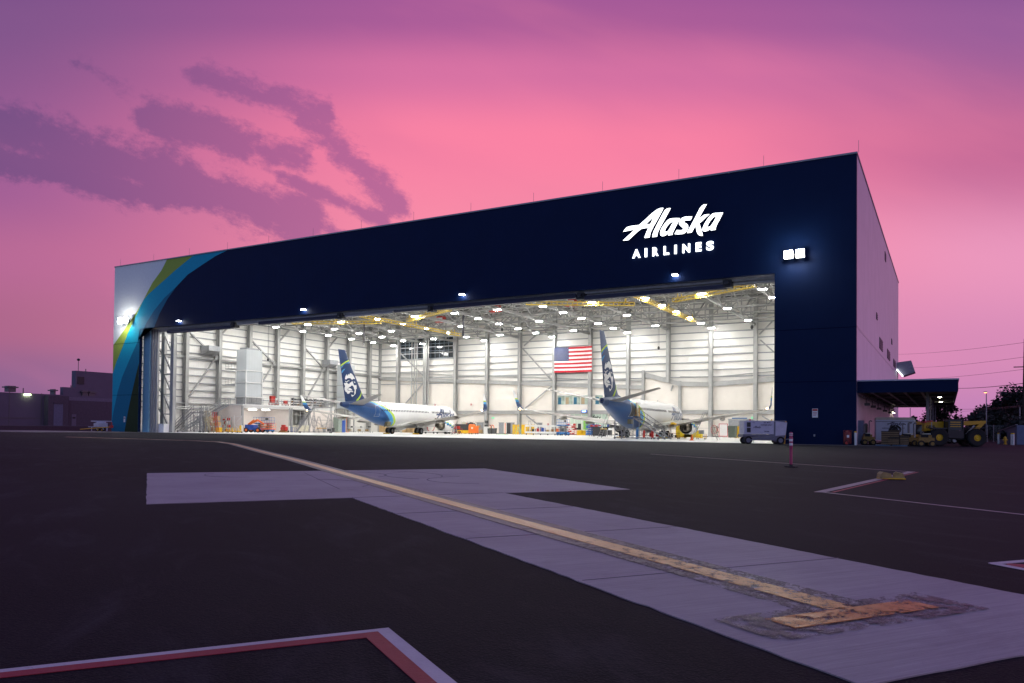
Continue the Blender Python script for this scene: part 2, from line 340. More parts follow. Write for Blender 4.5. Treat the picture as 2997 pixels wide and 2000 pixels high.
def worn(name, col, under, lo, hi, scale=9, rough=.6, spec=.4, axis=None, base_wear=.20):
    """paint peeling off in flakes (alpha); axis = (vector, from, to) limits the wear to one end"""
    global nt, N, LK
    m = bpy.data.materials.new(name); m.use_nodes = True; nt = m.node_tree; N = nt.nodes; LK = nt.links; B = N['Principled BSDF']
    OV = nd('ShaderNodeTexCoord').outputs['Object']; f = mth('ADD', mth('MULTIPLY', noise_of(OV, scale, 10, .8, 1, 1, 0, .5), .62), mth('MULTIPLY', noise_of(OV, scale * .22, 4, .6), .38))
    if axis: f = mth('ADD', f, smooth(dot(OV, axis[0]), axis[1], axis[2], -base_wear, .0))
    f = smooth(f, lo, hi)
    c = mixc(smooth(noise_of(OV, 2.5, 5, .6), .35, .7, 0, .5), tuple(col) + (1,), tuple(x * .72 for x in col) + (1,))
    c = mixc(smooth(noise_of(OV, 55, 4, .7), .5, .75, 0, .4), c, tuple(x * .5 for x in col) + (1,))
    LK.new(c, B.inputs['Base Color']); B.inputs['Roughness'].default_value = rough; B.inputs['Specular IOR Level'].default_value = spec
    LK.new(mth('SUBTRACT', 1., f), B.inputs['Alpha'])
    bp = nd('ShaderNodeBump'); bp.inputs['Strength'].default_value = .6; bp.inputs['Distance'].default_value = .006; LK.new(noise_of(OV, 30, 5, .7), bp.inputs['Height']); LK.new(bp.outputs[0], B.inputs['Normal'])
    return m
LD = (.813, -.582, 0)
ylw = worn('line_yellow', (.62, .235, .018), (), .50, .53, 34, .36, .6, (LD, 41.0, 45.2), .13); blk = worn('line_border', (.115, .105, .115), (), .43, .53, 26, .5, .5, (LD, 40, 46.2), .16)
rdm = worn('line_red', (.30, .018, .032), (), .60, .68, 30); whm = worn('line_white', (.50, .46, .50), (), .60, .70, 30); whf = worn('line_white_far', (.34, .27, .28), (), .58, .70, 5)
FIN = {'W1':[(36.96,9.2),(37.18,9.04),(37.37,8.77),(37.43,8.4),(37.17,8.35),(36.74,8.59),(36.14,8.63),(35.65,8.38),(35.43,8.57),(34.91,8.56),(35.1,8.85),(35.5,9.17),(35.81,9.33),(36.17,9.4),(36.38,9.17),(36.55,9.05),(36.46,9.28),(36.63,9.19),(36.88,8.95),(37.03,8.98)],'W2':[(35.68,8.21),(35.87,8.02),(36.17,7.93),(36.36,7.83),(36.22,7.73),(36.51,7.71),(36.74,7.77),(37.03,7.89),(37.35,7.78),(37.65,7.82),(37.53,7.56),(37.34,7.34),(37.47,7.06),(37.42,6.74),(37.15,6.47),(36.89,6.42),(36.84,6.26),(36.62,6.2),(36.31,6.27),(36.03,6.54),(35.57,6.51),(35.3,6.56),(35.45,6.64),(35.93,6.67),(36.48,6.7),(36.72,6.74),(36.75,6.89),(36.57,7.09),(36.19,7.31),(36.0,7.33),(35.87,7.51),(35.5,7.51),(35.24,7.3),(35.14,7.04),(35.01,6.96),(34.96,6.7),(35.09,6.54),(35.02,6.32),(35.13,6.11),(35.37,6.05),(35.87,6.14),(35.62,5.77),(35.24,5.95),(34.73,6.31),(34.65,7.04),(34.45,7.01),(34.45,7.45),(34.58,7.7),(34.9,7.58),(35.24,7.68),(35.42,7.94),(35.56,8.15)],'W3':[(36.55,7.04),(36.64,6.86),(36.39,6.75),(35.55,6.75),(35.73,6.96),(36.19,7.11)],'W4':[(37.45,8.18),(37.26,7.94),(36.88,7.95),(36.65,8.16),(36.37,8.16),(36.4,8.26),(36.69,8.24),(36.93,8.07),(37.14,8.05)],'W5':[(35.31,8.12),(34.95,8.16),(34.78,7.97),(35.06,8.01)],'L1':[(38.61,10.41),(37.67,10.96),(36.58,11.41),(36.39,11.23),(37.15,11.01),(37.97,10.56),(38.54,10.2)],'B1':[(38.44,10.06),(37.96,10.44),(37.15,10.89),(36.36,11.13),(36.43,10.83),(37.04,10.84),(37.76,10.54),(38.37,9.94)],'B2':[(37.39,9.99),(37.79,9.89),(38.12,9.67),(38.28,9.39),(38.19,9.2),(37.92,9.51),(37.59,9.8)],'L2':[(33.04,6.79),(32.97,6.5),(33.24,6.0),(34.0,5.3),(34.66,5.2),(34.04,5.66),(33.47,6.12),(33.22,6.5)],'B3':[(32.39,6.06),(31.66,5.79),(32.0,5.5),(32.39,5.87)],'M1':[(37.39,5.83),(36.68,5.32),(37.3,5.35)]}
SIGN = {'A':[[(-22.86,22.37),(-22.65,22.62),(-22.43,22.81),(-22.01,22.88),(-21.51,22.88),(-21.04,22.88),(-20.74,23.12),(-20.25,23.48),(-19.76,23.86),(-19.33,24.15),(-19.01,24.3),(-18.72,24.37),(-18.41,24.35),(-18.5,24.12),(-18.77,23.66),(-19.06,23.17),(-19.38,22.67),(-19.62,22.25),(-19.78,21.93),(-19.9,21.42),(-20.45,21.42),(-20.4,21.66),(-20.29,21.91),(-20.05,22.45),(-20.24,22.46),(-20.52,22.45),(-20.82,22.44),(-21.23,22.18),(-21.72,21.81),(-22.25,21.4),(-22.88,21.42),(-22.39,21.81),(-21.95,22.13),(-21.59,22.44),(-22.01,22.43),(-22.45,22.39)],[(-19.37,23.58),(-19.6,23.24),(-19.82,22.82),(-20.3,22.84),(-19.98,23.13),(-19.65,23.38)]],'l':[[(-17.63,24.22),(-17.86,24.24),(-18.08,24.2),(-18.26,24.07),(-18.42,23.85),(-18.74,23.29),(-19.11,22.66),(-19.43,22.07),(-19.56,21.72),(-19.6,21.41),(-19.07,21.41),(-19.05,21.64),(-18.97,21.91),(-18.73,22.35),(-18.36,22.96),(-17.99,23.58),(-17.78,23.92)]],'a':[[(-16.63,23.04),(-17.04,23.1),(-17.41,23.13),(-17.72,23.12),(-17.99,22.99),(-18.25,22.71),(-18.52,22.38),(-18.7,22.04),(-18.75,21.73),(-18.7,21.49),(-18.54,21.39),(-18.3,21.39),(-18.08,21.47),(-17.9,21.61),(-17.88,21.4),(-17.42,21.41),(-17.37,21.67),(-17.22,21.96),(-16.98,22.4),(-16.78,22.76)],[(-17.33,22.75),(-17.51,22.75),(-17.72,22.64),(-17.98,22.39),(-18.17,22.13),(-18.24,21.88),(-18.19,21.81),(-18.03,21.8),(-17.87,21.91),(-17.72,22.13),(-17.51,22.49)]],'s':[[(-15.35,23.05),(-15.74,23.1),(-16.15,23.12),(-16.46,23.03),(-16.67,22.82),(-16.75,22.6),(-16.72,22.39),(-16.54,22.19),(-16.35,22.01),(-16.28,21.88),(-16.33,21.8),(-16.56,21.78),(-16.97,21.86),(-17.21,21.46),(-16.82,21.39),(-16.35,21.37),(-16.09,21.45),(-15.89,21.65),(-15.77,21.95),(-15.79,22.2),(-15.92,22.37),(-16.12,22.5),(-16.21,22.61),(-16.15,22.71),(-15.94,22.72),(-15.53,22.69)]],'k':[[(-13.87,24.1),(-14.16,24.12),(-14.36,24.03),(-14.54,23.85),(-14.72,23.54),(-15.02,22.97),(-15.37,22.36),(-15.73,21.74),(-15.89,21.42),(-15.42,21.4),(-15.22,21.73),(-15.02,22.06),(-14.96,21.8),(-14.88,21.43),(-14.78,21.19),(-14.6,21.02),(-14.4,20.96),(-14.25,20.96),(-14.32,21.27),(-14.45,21.74),(-14.63,22.26),(-14.25,22.52),(-13.95,22.78),(-13.58,23.06),(-13.9,23.08),(-14.16,23.06),(-14.41,22.89),(-14.7,22.67),(-14.46,23.13),(-14.21,23.55),(-14.01,23.88)]],'a2':[[(-12.22,23.05),(-12.6,23.07),(-13.0,23.11),(-13.28,23.08),(-13.55,22.88),(-13.85,22.52),(-14.1,22.15),(-14.27,21.76),(-14.31,21.57),(-14.22,21.41),(-14.05,21.36),(-13.79,21.39),(-13.49,21.54),(-13.45,21.39),(-12.98,21.4),(-12.94,21.65),(-12.8,21.96),(-12.55,22.41),(-12.35,22.78)],[(-12.9,22.73),(-13.1,22.73),(-13.27,22.62),(-13.52,22.35),(-13.72,22.03),(-13.81,21.81),(-13.75,21.77),(-13.54,21.79),(-13.39,21.91),(-13.25,22.14),(-13.05,22.44)]]}
def flat(name, pts, w, z0, mat, dz=.003):
    m = MB(); strip(m, pts, w, z0, dz); return tag(m.build(name, mat), kind='structure')
YL = [(-62, -36.5), (-50, -37.2), (-43, -37.9), (-38.5, -39.2), (-33.2, -42.45), (-20.2, -51.8), (-13.9, -56.25), (-9.65, -59.35), (-6.8, -61.45), (-3.2, -64.1), (-1.0, -65.72), (.75, -66.98), (2.3, -68.1), (4.7, -69.82), (6.62, -71.2)]
def ribbonmesh(pts, w, z0, dz):
    L = []; Rr = []
    for i, p in enumerate(pts):
        a = Vector(pts[max(0, i - 1)]); b = Vector(pts[min(len(pts) - 1, i + 1)]); d = (b - a).normalized(); n = Vector((-d.y, d.x)) * w / 2
        L.append(tuple(Vector(p) + n)); Rr.append(tuple(Vector(p) - n))
    return MB().prism([L + Rr[::-1]], (0, 0, z0), (1, 0, 0), (0, 1, 0), (0, 0, dz))
tag(ribbonmesh(YL, .62, .011, .003).build('guide_line_border', blk), kind='structure')
tag(ribbonmesh(YL, .25, .0145, .003).build('guide_line', ylw), kind='structure')
flat('stop_bar_border', [(6.18, -72.13), (7.27, -70.5)], .56, .0148, blk, .002)
flat('stop_bar', [(6.34, -71.88), (7.10, -70.76)], .25, .0185, ylw)
# red-and-white stand markings
tag(MB().prism([(-6, -79.2), (3.18, -74.83), (4.30, -73.20), (5.21, -73.82), (9, -76.4), (8.9, -76.5), (5.13, -73.87), (4.30, -73.30), (3.22, -74.87), (-6, -79.3)], (0, 0, .002), (1, 0, 0), (0, 1, 0), (0, 0, .003)).build('white_marking', whm), kind='structure')
tag(MB().prism([(-6, -79.3), (3.22, -74.87), (4.30, -73.30), (5.13, -73.87), (8.9, -76.5), (8.82, -76.6), (5.06, -73.93), (4.33, -73.44), (3.29, -74.93), (-6, -79.4)], (0, 0, .0015), (1, 0, 0), (0, 1, 0), (0, 0, .003)).build('red_marking', rdm), kind='structure')
flat('white_marking_far', [(-5.6, -40.2), (6.31, -50.1)], .11, .002, whf); flat('white_marking_side', [(6.31, -50.05), (5.02, -60.5)], .20, .0045, whf); flat('white_marking_near', [(5.02, -60.42), (12, -66.2)], .10, .0072, whf)
flat('red_marking_side', [(6.47, -50.2), (5.25, -60.3)], .07, .002, rdm)
flat('white_marking_edge', [(7.62, -68.42), (7.95, -68.0), (9.5, -66.4)], .09, .002, whm); flat('white_marking_edge', [(7.62, -68.42), (7.95, -68.72), (9.5, -70)], .10, .0047, whm)
flat('red_marking_edge', [(7.74, -68.42), (8.1, -68.38), (9.5, -68.2)], .20, .0012, rdm)
tag(MB().box(-5.8, 4.3, -3.6, -.62, 0, .006).build('concrete_sill', M('dull_concrete', (.09, .085, .095), .85, bump=.3)), kind='structure')

# ------------------------------------------------------------------ the hangar
HG = thing('aircraft_hangar', 'huge navy aircraft hangar with its wide front open and lit white inside', 'hangar')
X0, X1, OX0, OX1, OZ, HH, VB, XL = -111.92, 0.0, -105.1, -7.27, 16.53, 27.0, 63.9, -108.5
f = MB()
f.box(X0, OX0, 0, .5, 0, HH); f.box(OX1, X1, 0, .5, 0, HH); f.box(OX0, OX1, 0, .5, OZ, HH)
def patch(pts, k, m): f.prism([pts], (0, -.004 * k, 0), (1, 0, 0), (0, 0, 1), (0, -.003, 0), m)
wo = [(-98.7, 27), (-100., 25.4), (-102.1, 23.7), (-103.4, 22.2), (-104.4, 21.0), (-106., 19.3), (-108.2, 17.4), (-110., 15.8), (-111.92, 14.2)]
ob = [(-92.5, 27), (-96.5, 25.2), (-100.3, 23.3), (-103.1, 21.9), (-104.4, 21.0), (-105.3, 19.7), (-106.9, 17.6), (-108.1, 16.0), (-109.2, 14.2), (-111.0, 11.4), (-111.92, 9.6)]
bn = [(-85.0, 27), (-87.5, 26.4), (-90.1, 25.5), (-93.7, 24.2), (-96.4, 22.5), (-98.4, 20.8), (-100.2, 18.7), (-101.5, 16.55)]
bmL = [(-96.4, 22.5), (-99.2, 21.0), (-101.6, 19.2), (-103.4, 17.4), (-105.5, 14.6), (-107.6, 11.6), (-109.4, 8.9), (-110.5, 6.5), (-111.5, 3.3), (-111.92, 1.5)]
mo = [(-105.1, 11.1), (-106.0, 8.6), (-106.9, 5.9), (-107.7, 3.2), (-108.5, 0)]
patch([(X0, 27)] + wo, 0, 1)
patch(wo[:5] + ob[4::-1], 0, 2); patch(wo[4:] + ob[:3:-1], 0, 2)
patch(ob + [(-111.92, 0), (-105.1, 0), (-105.1, 16.53), (-101.5, 16.53)] + bn[::-1], 0, 3)
patch([(-96.4, 22.5)] + bmL[1:] + [(-111.92, 0), (-105.1, 0), (-105.1, 16.53), (-101.5, 16.53)] + bn[3:][::-1][:-1], 1, 4)
patch(mo + [(-105.1, 0)], 2, 5)
f.build('facade', [navy, mural_white, mural_olive, mural_teal, mural_blue, mural_dark], HG)
for q_ in ((X0, OX0, -.022, -.014, 5.93, 5.97), (X0, OX0, -.022, -.014, 14.3, 14.34), (OX1, X1, -.006, -.002, 10.9, 10.94), (OX1, X1, -.006, -.002, 5.9, 5.94)): MB().box(*q_).build('panel_seam', M('seam_dark', (.0008, .003, .012), .9, spec=.0), HG)
MB().box(OX0, OX0 + 1.55, .75, 1.0, 0, OZ + .3).build('door_jamb_panel', jamb_blue, HG)
rl = MB()
for k in range(3): rl.box(OX0 + 1.6 + k * .5, OX0 + 1.9 + k * .5, 1.0 + .1 * k, 1.35 + .1 * k, 0, OZ + .2)
rl.build('door_guide', steel, HG)
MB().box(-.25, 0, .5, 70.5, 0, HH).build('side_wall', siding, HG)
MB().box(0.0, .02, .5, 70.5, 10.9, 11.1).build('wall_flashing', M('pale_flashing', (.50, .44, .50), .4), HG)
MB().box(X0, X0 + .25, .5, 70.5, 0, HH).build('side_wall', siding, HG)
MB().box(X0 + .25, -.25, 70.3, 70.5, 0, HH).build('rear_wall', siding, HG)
rf = MB(); rf.box(X0 + .25, -.25, .5, 70.3, HH - .5, HH - .3); rf.build('roof', deckm, HG)
rt = MB(); rt.box(X0 - .05, .08, -.10, .55, HH, HH + .16); rt.box(-.28, .08, .55, 70.55, HH, HH + .16); rt.box(X0 - .05, X0 + .3, .55, 70.55, HH, HH + .16); rt.build('roof_edge_trim', trim, HG)
# louvres of the side wall
for (y0, z1, y1, z0) in ((27.7, 13.0, 32.9, 11.6), (41.8, 12.9, 47.6, 11.6), (56.1, 12.7, 61.6, 11.6), (22.8, 15.4, 24.3, 14.6), (51.0, 15.3, 52.7, 14.5), (37, 25.6, 38.8, 24.4)):
    l = MB(); l.box(.0, .05, y0, y1, z0, z1, 0)
    for k in range(int((z1 - z0) / .22)): l.box(.05, .09, y0 + .05, y1 - .05, z0 + .06 + k * .22, z0 + .16 + k * .22, 1)
    l.build('wall_louvre', [M('louvre_dark', (.02, .02, .03), .6), M('louvre_blade', (.10, .09, .13), .5)], HG)
# inner skin
il = MB(); il.box(XL - .2, XL, .9, VB, 0, 26.3); il.build('liner_wall', liner_y, HG)
MB().box(-.7, -.5, .9, VB, 0, 26.3).build('liner_wall', liner_y, HG)
MB().box(XL, -.7, VB, VB + .2, 0, 26.3).build('liner_wall', liner, HG)
bk = MB(); TOPB = [(XL, 13.0), (-46.0, 9.9), (-43.5, 9.9)]
bk.prism([[(XL, 0), (-43.5, 0), (-43.5, 9.9), (-46, 9.9), (XL, 13.0)]], (0, VB, 0), (1, 0, 0), (0, 0, 1), (0, -.12, 0), 0)
bk.prism([[(-43.5, 0), (-.7, 0), (-.7, 12.0), (-30.6, 10.1), (-36.3, 10.3), (-43.5, 12.3)]], (0, VB, 0), (1, 0, 0), (0, 0, 1), (0, -.14, 0), 0)
bk.build('lower_back_wall', drywall, HG)
ob_ = MB()
def sbeam(m_, pts, y0, y1, h, m=0):
    for (xa, za), (xb, zb) in zip(pts, pts[1:]): m_.hexa([(xa, y0, za - h), (xb, y0, zb - h), (xb, y1, zb - h), (xa, y1, za - h), (xa, y0, za), (xb, y0, zb), (xb, y1, zb), (xa, y1, za)], m)
sbeam(ob_, [(XL, 13.0), (-46, 9.85), (-43.6, 9.75)], VB - .5, VB - .12, .8); sbeam(ob_, [(-43.5, 12.3), (-36.3, 10.3), (-30.6, 10.1), (-.8, 12.0)], VB - .52, VB - .14, .85)
sbeam(ob_, [(XL, 14.0), (-46, 10.75), (-43.7, 10.65)], VB - .35, VB - .1, .12); sbeam(ob_, [(-36.3, 11.3), (-30.6, 11.1), (-.8, 13.0)], VB - .35, VB - .1, .12)
ob_.build('crane_runway_beam', steel, HG)
MB().box(-100, -.8, VB - .55, VB - .15, 4.25, 4.85).box(-100, -.8, VB - .62, VB - .12, 4.85, 4.93).build('wall_beam', steel, HG)
# girts
gz = [11.15, 12.46, 13.85, 15.24, 16.63, 18.03, 19.4, 20.8, 22.2, 23.6]
for z in gz: MB().box(XL + .22, -.9, VB - .22, VB, z - .13, z + .05).box(XL + .22, -.9, VB - .24, VB - .2, z - .13, z + .0).build('back_girt', girt_m, HG)
for z in [4.15, 5.09, 6.17, 7.34, 8.66, 9.98, 11.3, 12.77, 13.93, 15.33, 16.73, 17.9, 19.3, 20.7, 22.1, 23.5]:
    MB().box(XL, XL + .22, 1.6, VB - .1, z - .13, z + .05).build('side_girt', girt_m, HG)
# columns (I sections)
def icol(x, y, z0, z1, w, d, along):
    m = MB(); t = .05
    if along == 'y': m.box(x - w / 2, x + w / 2, y - d / 2, y - d / 2 + t, z0, z1).box(x - w / 2, x + w / 2, y + d / 2 - t, y + d / 2, z0, z1).box(x - t / 2, x + t / 2, y - d / 2 + t, y + d / 2 - t, z0, z1)
    else: m.box(x - d / 2, x - d / 2 + t, y - w / 2, y + w / 2, z0, z1).box(x + d / 2 - t, x + d / 2, y - w / 2, y + w / 2, z0, z1).box(x - d / 2 + t, x + d / 2 - t, y - t / 2, y + t / 2, z0, z1)
    return m
bx_ = [-102.5, -94.6, -86.6, -78.5, -70.5, -62.4, -54.45, -46.45, -38.45, -30.4, -22.4, -14.4, -6.4]
for x in bx_: icol(x, VB - .75, 0 if x not in (-38.45,) else 10.2, 24.6, .62, .9, 'y').build('column', steel, HG)
icol(-36.2, VB - .7, 0, 10.4, .45, .6, 'y').build('column', steel, HG); icol(-43.4, VB - .7, 0, 12.6, .45, .6, 'y').build('column', steel, HG)
for k in range(8): icol(XL + .7, 10.7 + 6.95 * k, 0, 24.6, .62, .9, 'x').build('column', steel, HG)
MB().box(XL, XL + .5, VB - .5, VB, 0, 24.6).build('column', steel, HG)
for k in range(9): icol(-1.3, 3.75 + 6.95 * k, 0, 24.6, .55, .8, 'x').build('column', steel, HG)
# braces
def br(a, b, w=.26): MB().beam(a, b, w, w * .9).build('brace', steel, HG)
yb = VB - .6
for a, b in (((-69.9, 17.9), (-63.2, 11.2)), ((-63.1, 9.9), (-69.2, 5.4)), ((-66.8, 20.6), (-69.6, 18.5)), ((-102, 18.2), (-95.5, 12.9)), ((-95.3, 11.4), (-101.4, 5.6)), ((-68.9, 3.9), (-63.2, -.0)), ((-19.6, 20.6), (-21.8, 18.4)), ((-21.6, 17.4), (-15.2, 11.2)), ((-21.25, 3.85), (-15.2, 0)), ((-37.6, 9.6), (-37.9, 8.6))):
    br((a[0], yb, a[1]), (b[0], yb, b[1]))
for y0 in (11.4, 25.2, 39.1):
    br((XL + .5, y0, 17.5), (XL + .5, y0 + 5.5, 13.6)); br((XL + .5, y0 + 5.6, 13.3), (XL + .5, y0 - .1, 5.7)); MB().box(XL + .3, XL + .8, y0 + 5.3, y0 + 6.1, 13.1, 13.8).build('gusset_plate', steel, HG)
    br((XL + .6, y0 + 6.6, 17.6), (XL + .6, y0 + 9.6, 20.6))
MB().box(XL + .15, XL + .55, 1.6, VB - 1, 12.95, 13.3).build('wall_beam', steel, HG)
# pipe run along the left wall
pp = MB()
for z, x in ((4.35, XL + 1.3), (4.0, XL + 1.45), (5.0, XL + .6)): pp.tube((x, 5, z), (x, 62, z), .09, 8)
for z in (4.6, 6.7, 6.4): pp.tube((XL + .35, 38, z), (XL + .35, 62, z), .06, 6)
pp.build('pipe_run', M('pale_pipe', (.62, .62, .60), .4), HG)
rs = MB()
for x in (-98.2, -97.4, -96.8, -94.9, -94.2, -93.6): rs.tube((x, VB - 1.3, 0), (x, VB - 1.3, 21), .13, 8)
rs.build('riser_pipe', steel, HG)
# roof structure
tr = MB()
for i, x in enumerate(bx_):
    m = MB(); m.box(x - .17, x + .17, .9, VB - 1.2, 19.95, 20.02).box(x - .17, x + .17, .9, VB - 1.2, 20.28, 20.35).box(x - .03, x + .03, .9, VB - 1.2, 20.02, 20.28)
    m.box(x - .16, x + .16, .9, VB - .3, 24.35, 24.7)
    n = 9; ys_ = [3.6 + 6.95 * k for k in range(n)]
    for k, y in enumerate(ys_):
        m.box(x - .09, x + .09, y - .11, y + .11, 20.35, 24.35)
        if k < n - 1:
            a, b = (y, ys_[k + 1]); m.beam((x, a + .1, 20.4) if k % 2 else (x, a + .1, 24.3), (x, b - .1, 24.3) if k % 2 else (x, b - .1, 20.4), .2, .2)
    m.build('roof_truss', steel, HG)
for k in range(9):
    y = 3.6 + 6.95 * k; m = MB(); m.box(XL, -.9, y - .12, y + .12, 20.72, 20.95).box(XL, -.9, y - .12, y + .12, 23.9, 24.1)
    xs_ = [XL] + bx_ + [-.9]
    for a, b in zip(xs_, xs_[1:]):
        c = (a + b) / 2; m.beam((a, y, 20.85), (c, y, 24.0), .14); m.beam((c, y, 24.0), (b, y, 20.85), .14); m.box(c - .07, c + .07, y - .07, y + .07, 20.9, 24)
    m.build('cross_truss', steel, HG)
for k in range(26):
    y = 1.6 + 2.4 * k; MB().box(XL, -.9, y - .06, y + .06, 24.75, 24.98).build('roof_purlin', steel_d, HG)
MB().box(XL, -.7, .9, VB, 25.0, 25.1).build('roof_deck', deckm, HG)
# door header, seen from below
hd = MB(); hd.box(OX0, OX1, .5, 1.6, OZ + .35, OZ + 2.2); hd.box(OX0, OX1, .5, .62, OZ - .02, OZ + .35); hd.box(OX0, OX1, .9, 1.0, OZ - .28, OZ + .34); hd.box(OX0, OX1, 1.5, 1.62, OZ - .62, OZ + .34); hd.box(OX0, OX1, 1.62, 1.95, OZ - .5, OZ - .42); hd.box(OX0, OX1, .56, 1.0, OZ - .04, OZ + .02)
hd.build('door_header', M('header_grey', (.62, .61, .58), .5, .0), HG)
def barseg(xa, xb, m_, z=15.82, h=.42, y=1.0, nm='folded_door'):
    b = MB(); b.box(xa, xb, y - .35, y + .28, z, z + h); return b.build(nm, m_, HG)
dn = M('door_navy', (.012, .014, .05), .5)
barseg(-99.3, -84.8, dn, 15.55, .45); barseg(-78.9, -64.1, dn, 15.75, .45); barseg(-48.2, -28.8, dn, 15.85, .5); barseg(-27.7, -12.2, dn, 15.55, .45)
barseg(-83.4, -79, steel, 15.95, .22); barseg(-62.6, -54.6, steel, 15.85, .28); barseg(-54.4, -49, steel_d, 15.9, .3)
for x in (-84.2, -63.5, -48.6, -28.2, -12.0): MB().box(x - .42, x + .42, .6, 1.5, 15.65, 16.4).box(x - .2, x + .2, .3, .62, 15.9, 16.2).build('door_mullion_hinge', M('hinge_black', (.015, .015, .018), .5), HG)
MB().box(OX0 + 3, OX1, 1.2, 1.32, 16.0, 16.12).build('door_track', M('pale_track', (.55, .55, .52), .4), HG)
# braced door tower by the left jamb
tw = MB()
TX = ((-103.6, 3.4), (-100.75, 3.0))
for x, y in TX: tw.box(x - .38, x + .38, y - .25, y + .25, 0, 16.6)
tw.box(-107.2, -106.6, 3.3, 3.8, 0, 16.6)
for k in range(5): z = 15.6 - k * 3.2; tw.beam((-103.2, 3.3, z), (-101.1, 3.1, z - 2.9), .24); tw.beam((-107.0, 3.6, z), (-103.9, 3.4, z - 3.0), .22); tw.box(-103.3, -101, 3.05, 3.25, z - 3.15, z - 3.0)
for x, y in ((-102.2, 4.2), (-101.6, 4.2)): tw.tube((x, y, 1.5), (x, y, 15.5), .04, 5)
for k in range(40): tw.tube((-102.2, 4.2, 1.7 + k * .34), (-101.6, 4.2, 1.7 + k * .34), .02, 4)
tw.build('door_tower_frame', steel, HG)
MB().box(-102.9, -100.9, 1.6, 2.6, 0, 1.35).build('jamb_curb', white, HG)
# clerestory windows high on the back wall
MB().box(-103.5, -87.8, VB - .04, VB - .0, 16.8, 21.3).build('clerestory_glass', glassd, HG)
cw = MB()
for k in range(14): cw.box(-103.5 + k * 1.2, -103.4 + k * 1.2, VB - .12, VB - .05, 16.8, 21.3)
for z in (16.75, 18.4, 20.0, 21.3): cw.box(-103.5, -87.8, VB - .14, VB - .05, z, z + .12)
cw.build('window_frame', M('frame_blue', (.10, .13, .17), .5), HG)
# office strip window and glazed office on the ground floor
oi = M('office_glow', (.22, .28, .24), .3, var=.6, nscale=.8, emit=(.8, .85, .7), es=.16)
for k, (xa, xb) in enumerate(((-61.9, -60.3), (-60.2, -58.5), (-58.4, -56.8), (-56.7, -55.1), (-53.6, -52.0))):
    o = MB().box(xa, xb, VB - .16, VB - .15, 6.15, 7.95).build('office_window', oi, HG)
    MB().box(xa + .1, xa + .8, VB - .175, VB - .165, 6.2, 7.6).build('window_display', [M('office_teal', (.02, .13, .22), .5), M('office_wood', (.40, .30, .18), .5)][k % 2], o)
MB().box(-62.0, -51.9, VB - .22, VB - .17, 7.95, 8.05).box(-62.0, -51.9, VB - .24, VB - .17, 6.05, 6.15).build('window_frame', white, HG)
gl = M('office_green_glass', (.42, .50, .42), .15, var=.12, emit=(.62, .78, .62), es=.22)
for k, (xa, xb) in enumerate(((-59.0, -58.2), (-58.1, -56.6), (-56.5, -54.8), (-54.7, -53.5), (-53.4, -52.2), (-52.1, -50.9))): MB().box(xa, xb, VB - .16, VB - .145, 1.05, 4.2).build('office_glass', gl, HG)
MB().box(-56.1, -55.2, VB - .19, VB - .165, 1.1, 3.1).build('office_screen', M('lime_panel', (.22, .50, .08), .5), HG)
MB().box(-57.3, -56.6, VB - .19, VB - .165, 1.05, 2.3).box(-54.2, -53.7, VB - .19, VB - .165, 1.05, 2.6).box(-58.0, -57.0, VB - .19, VB - .165, 1.05, 1.45).build('office_furniture', dark, HG)
MB().box(-51.0, -50.3, VB - .2, VB - .12, 0.9, 2.2).build('office_poster', royal, HG)
text('office_lettering', 'safety', 1.1, dark, HG, (-54.9, VB - .2, 3.2), bold=.02)
# doors in the back wall
for x0, x1, op in ((-81.4, -79.6, 0), (-73.9, -72.0, 1), (-75.8, -74.6, 0), (-99.6, -98.2, 0), (-66.5, -65.4, 0)):
    d = MB().box(x0, x1, VB - .17, VB - .14, .02, 2.35).build('door', galv, HG)
    MB().box(x0 - .08, x1 + .08, VB - .2, VB - .13, 2.35, 2.45).build('door_frame', steel, d)
    if op: MB().box(x0 + .1, x0 + 1.0, VB - .2, VB - .175, .02, 2.3).build('door_opening', dark, d)
for x in (-98.9, -98.4): MB().box(x - .18, x + .14, VB - .2, VB - .175, 1.1, 2.0).build('door_glass', glassd, HG)
MB().box(-109, -.8, VB - .2, VB - .14, 0.006, .16).build('skirting', steel_d, HG)
# lightning rods
for k in range(14): MB().tube((-110.6 + 8.52 * k, .1, HH + .1), (-110.6 + 8.52 * k, .1, HH + 1.25), .018, 5).build('lightning_rod', galv, HG)

# ------------------------------------------------------------------ lit company sign
SG = thing('company_sign', 'glowing white Alaska Airlines lettering high on the navy front', 'sign', (0, 0, 0))
for k in ('A', 'l', 'a', 's', 'k', 'a2'): MB().prism(SIGN[k], (0, -.05, 0), (1, 0, 0), (0, 0, 1), (0, -.16, 0), 0, 1).build('letter', [signm, M('sign_return', (.5, .52, .55), .5)], SG)
for ch, x0, x1 in (('A', -21.82, -20.93), ('I', -20.45, -20.2), ('R', -19.6, -18.96), ('L', -18.39, -17.81), ('I', -17.24, -17.0), ('N', -16.39, -15.6), ('E', -15.0, -14.42), ('S', -13.92, -13.18)):
    me = textmesh(ch, 1.1, .045, .1); vx = [v.co.x for v in me.vertices]; vy = [v.co.y for v in me.vertices]; sx = (x1 - x0) / (max(vx) - min(vx)); sy = .92 / (max(vy) - min(vy)); ax, ay = min(vx), min(vy)
    for v in me.vertices: v.co = ((v.co.x - ax) * sx + x0, -.1 - v.co.z, (v.co.y - ay) * sy + 19.42)
    me.materials.clear(); me.materials.append(signm); o = bpy.data.objects.new('letter', me); COL.objects.link(o); o.parent = SG
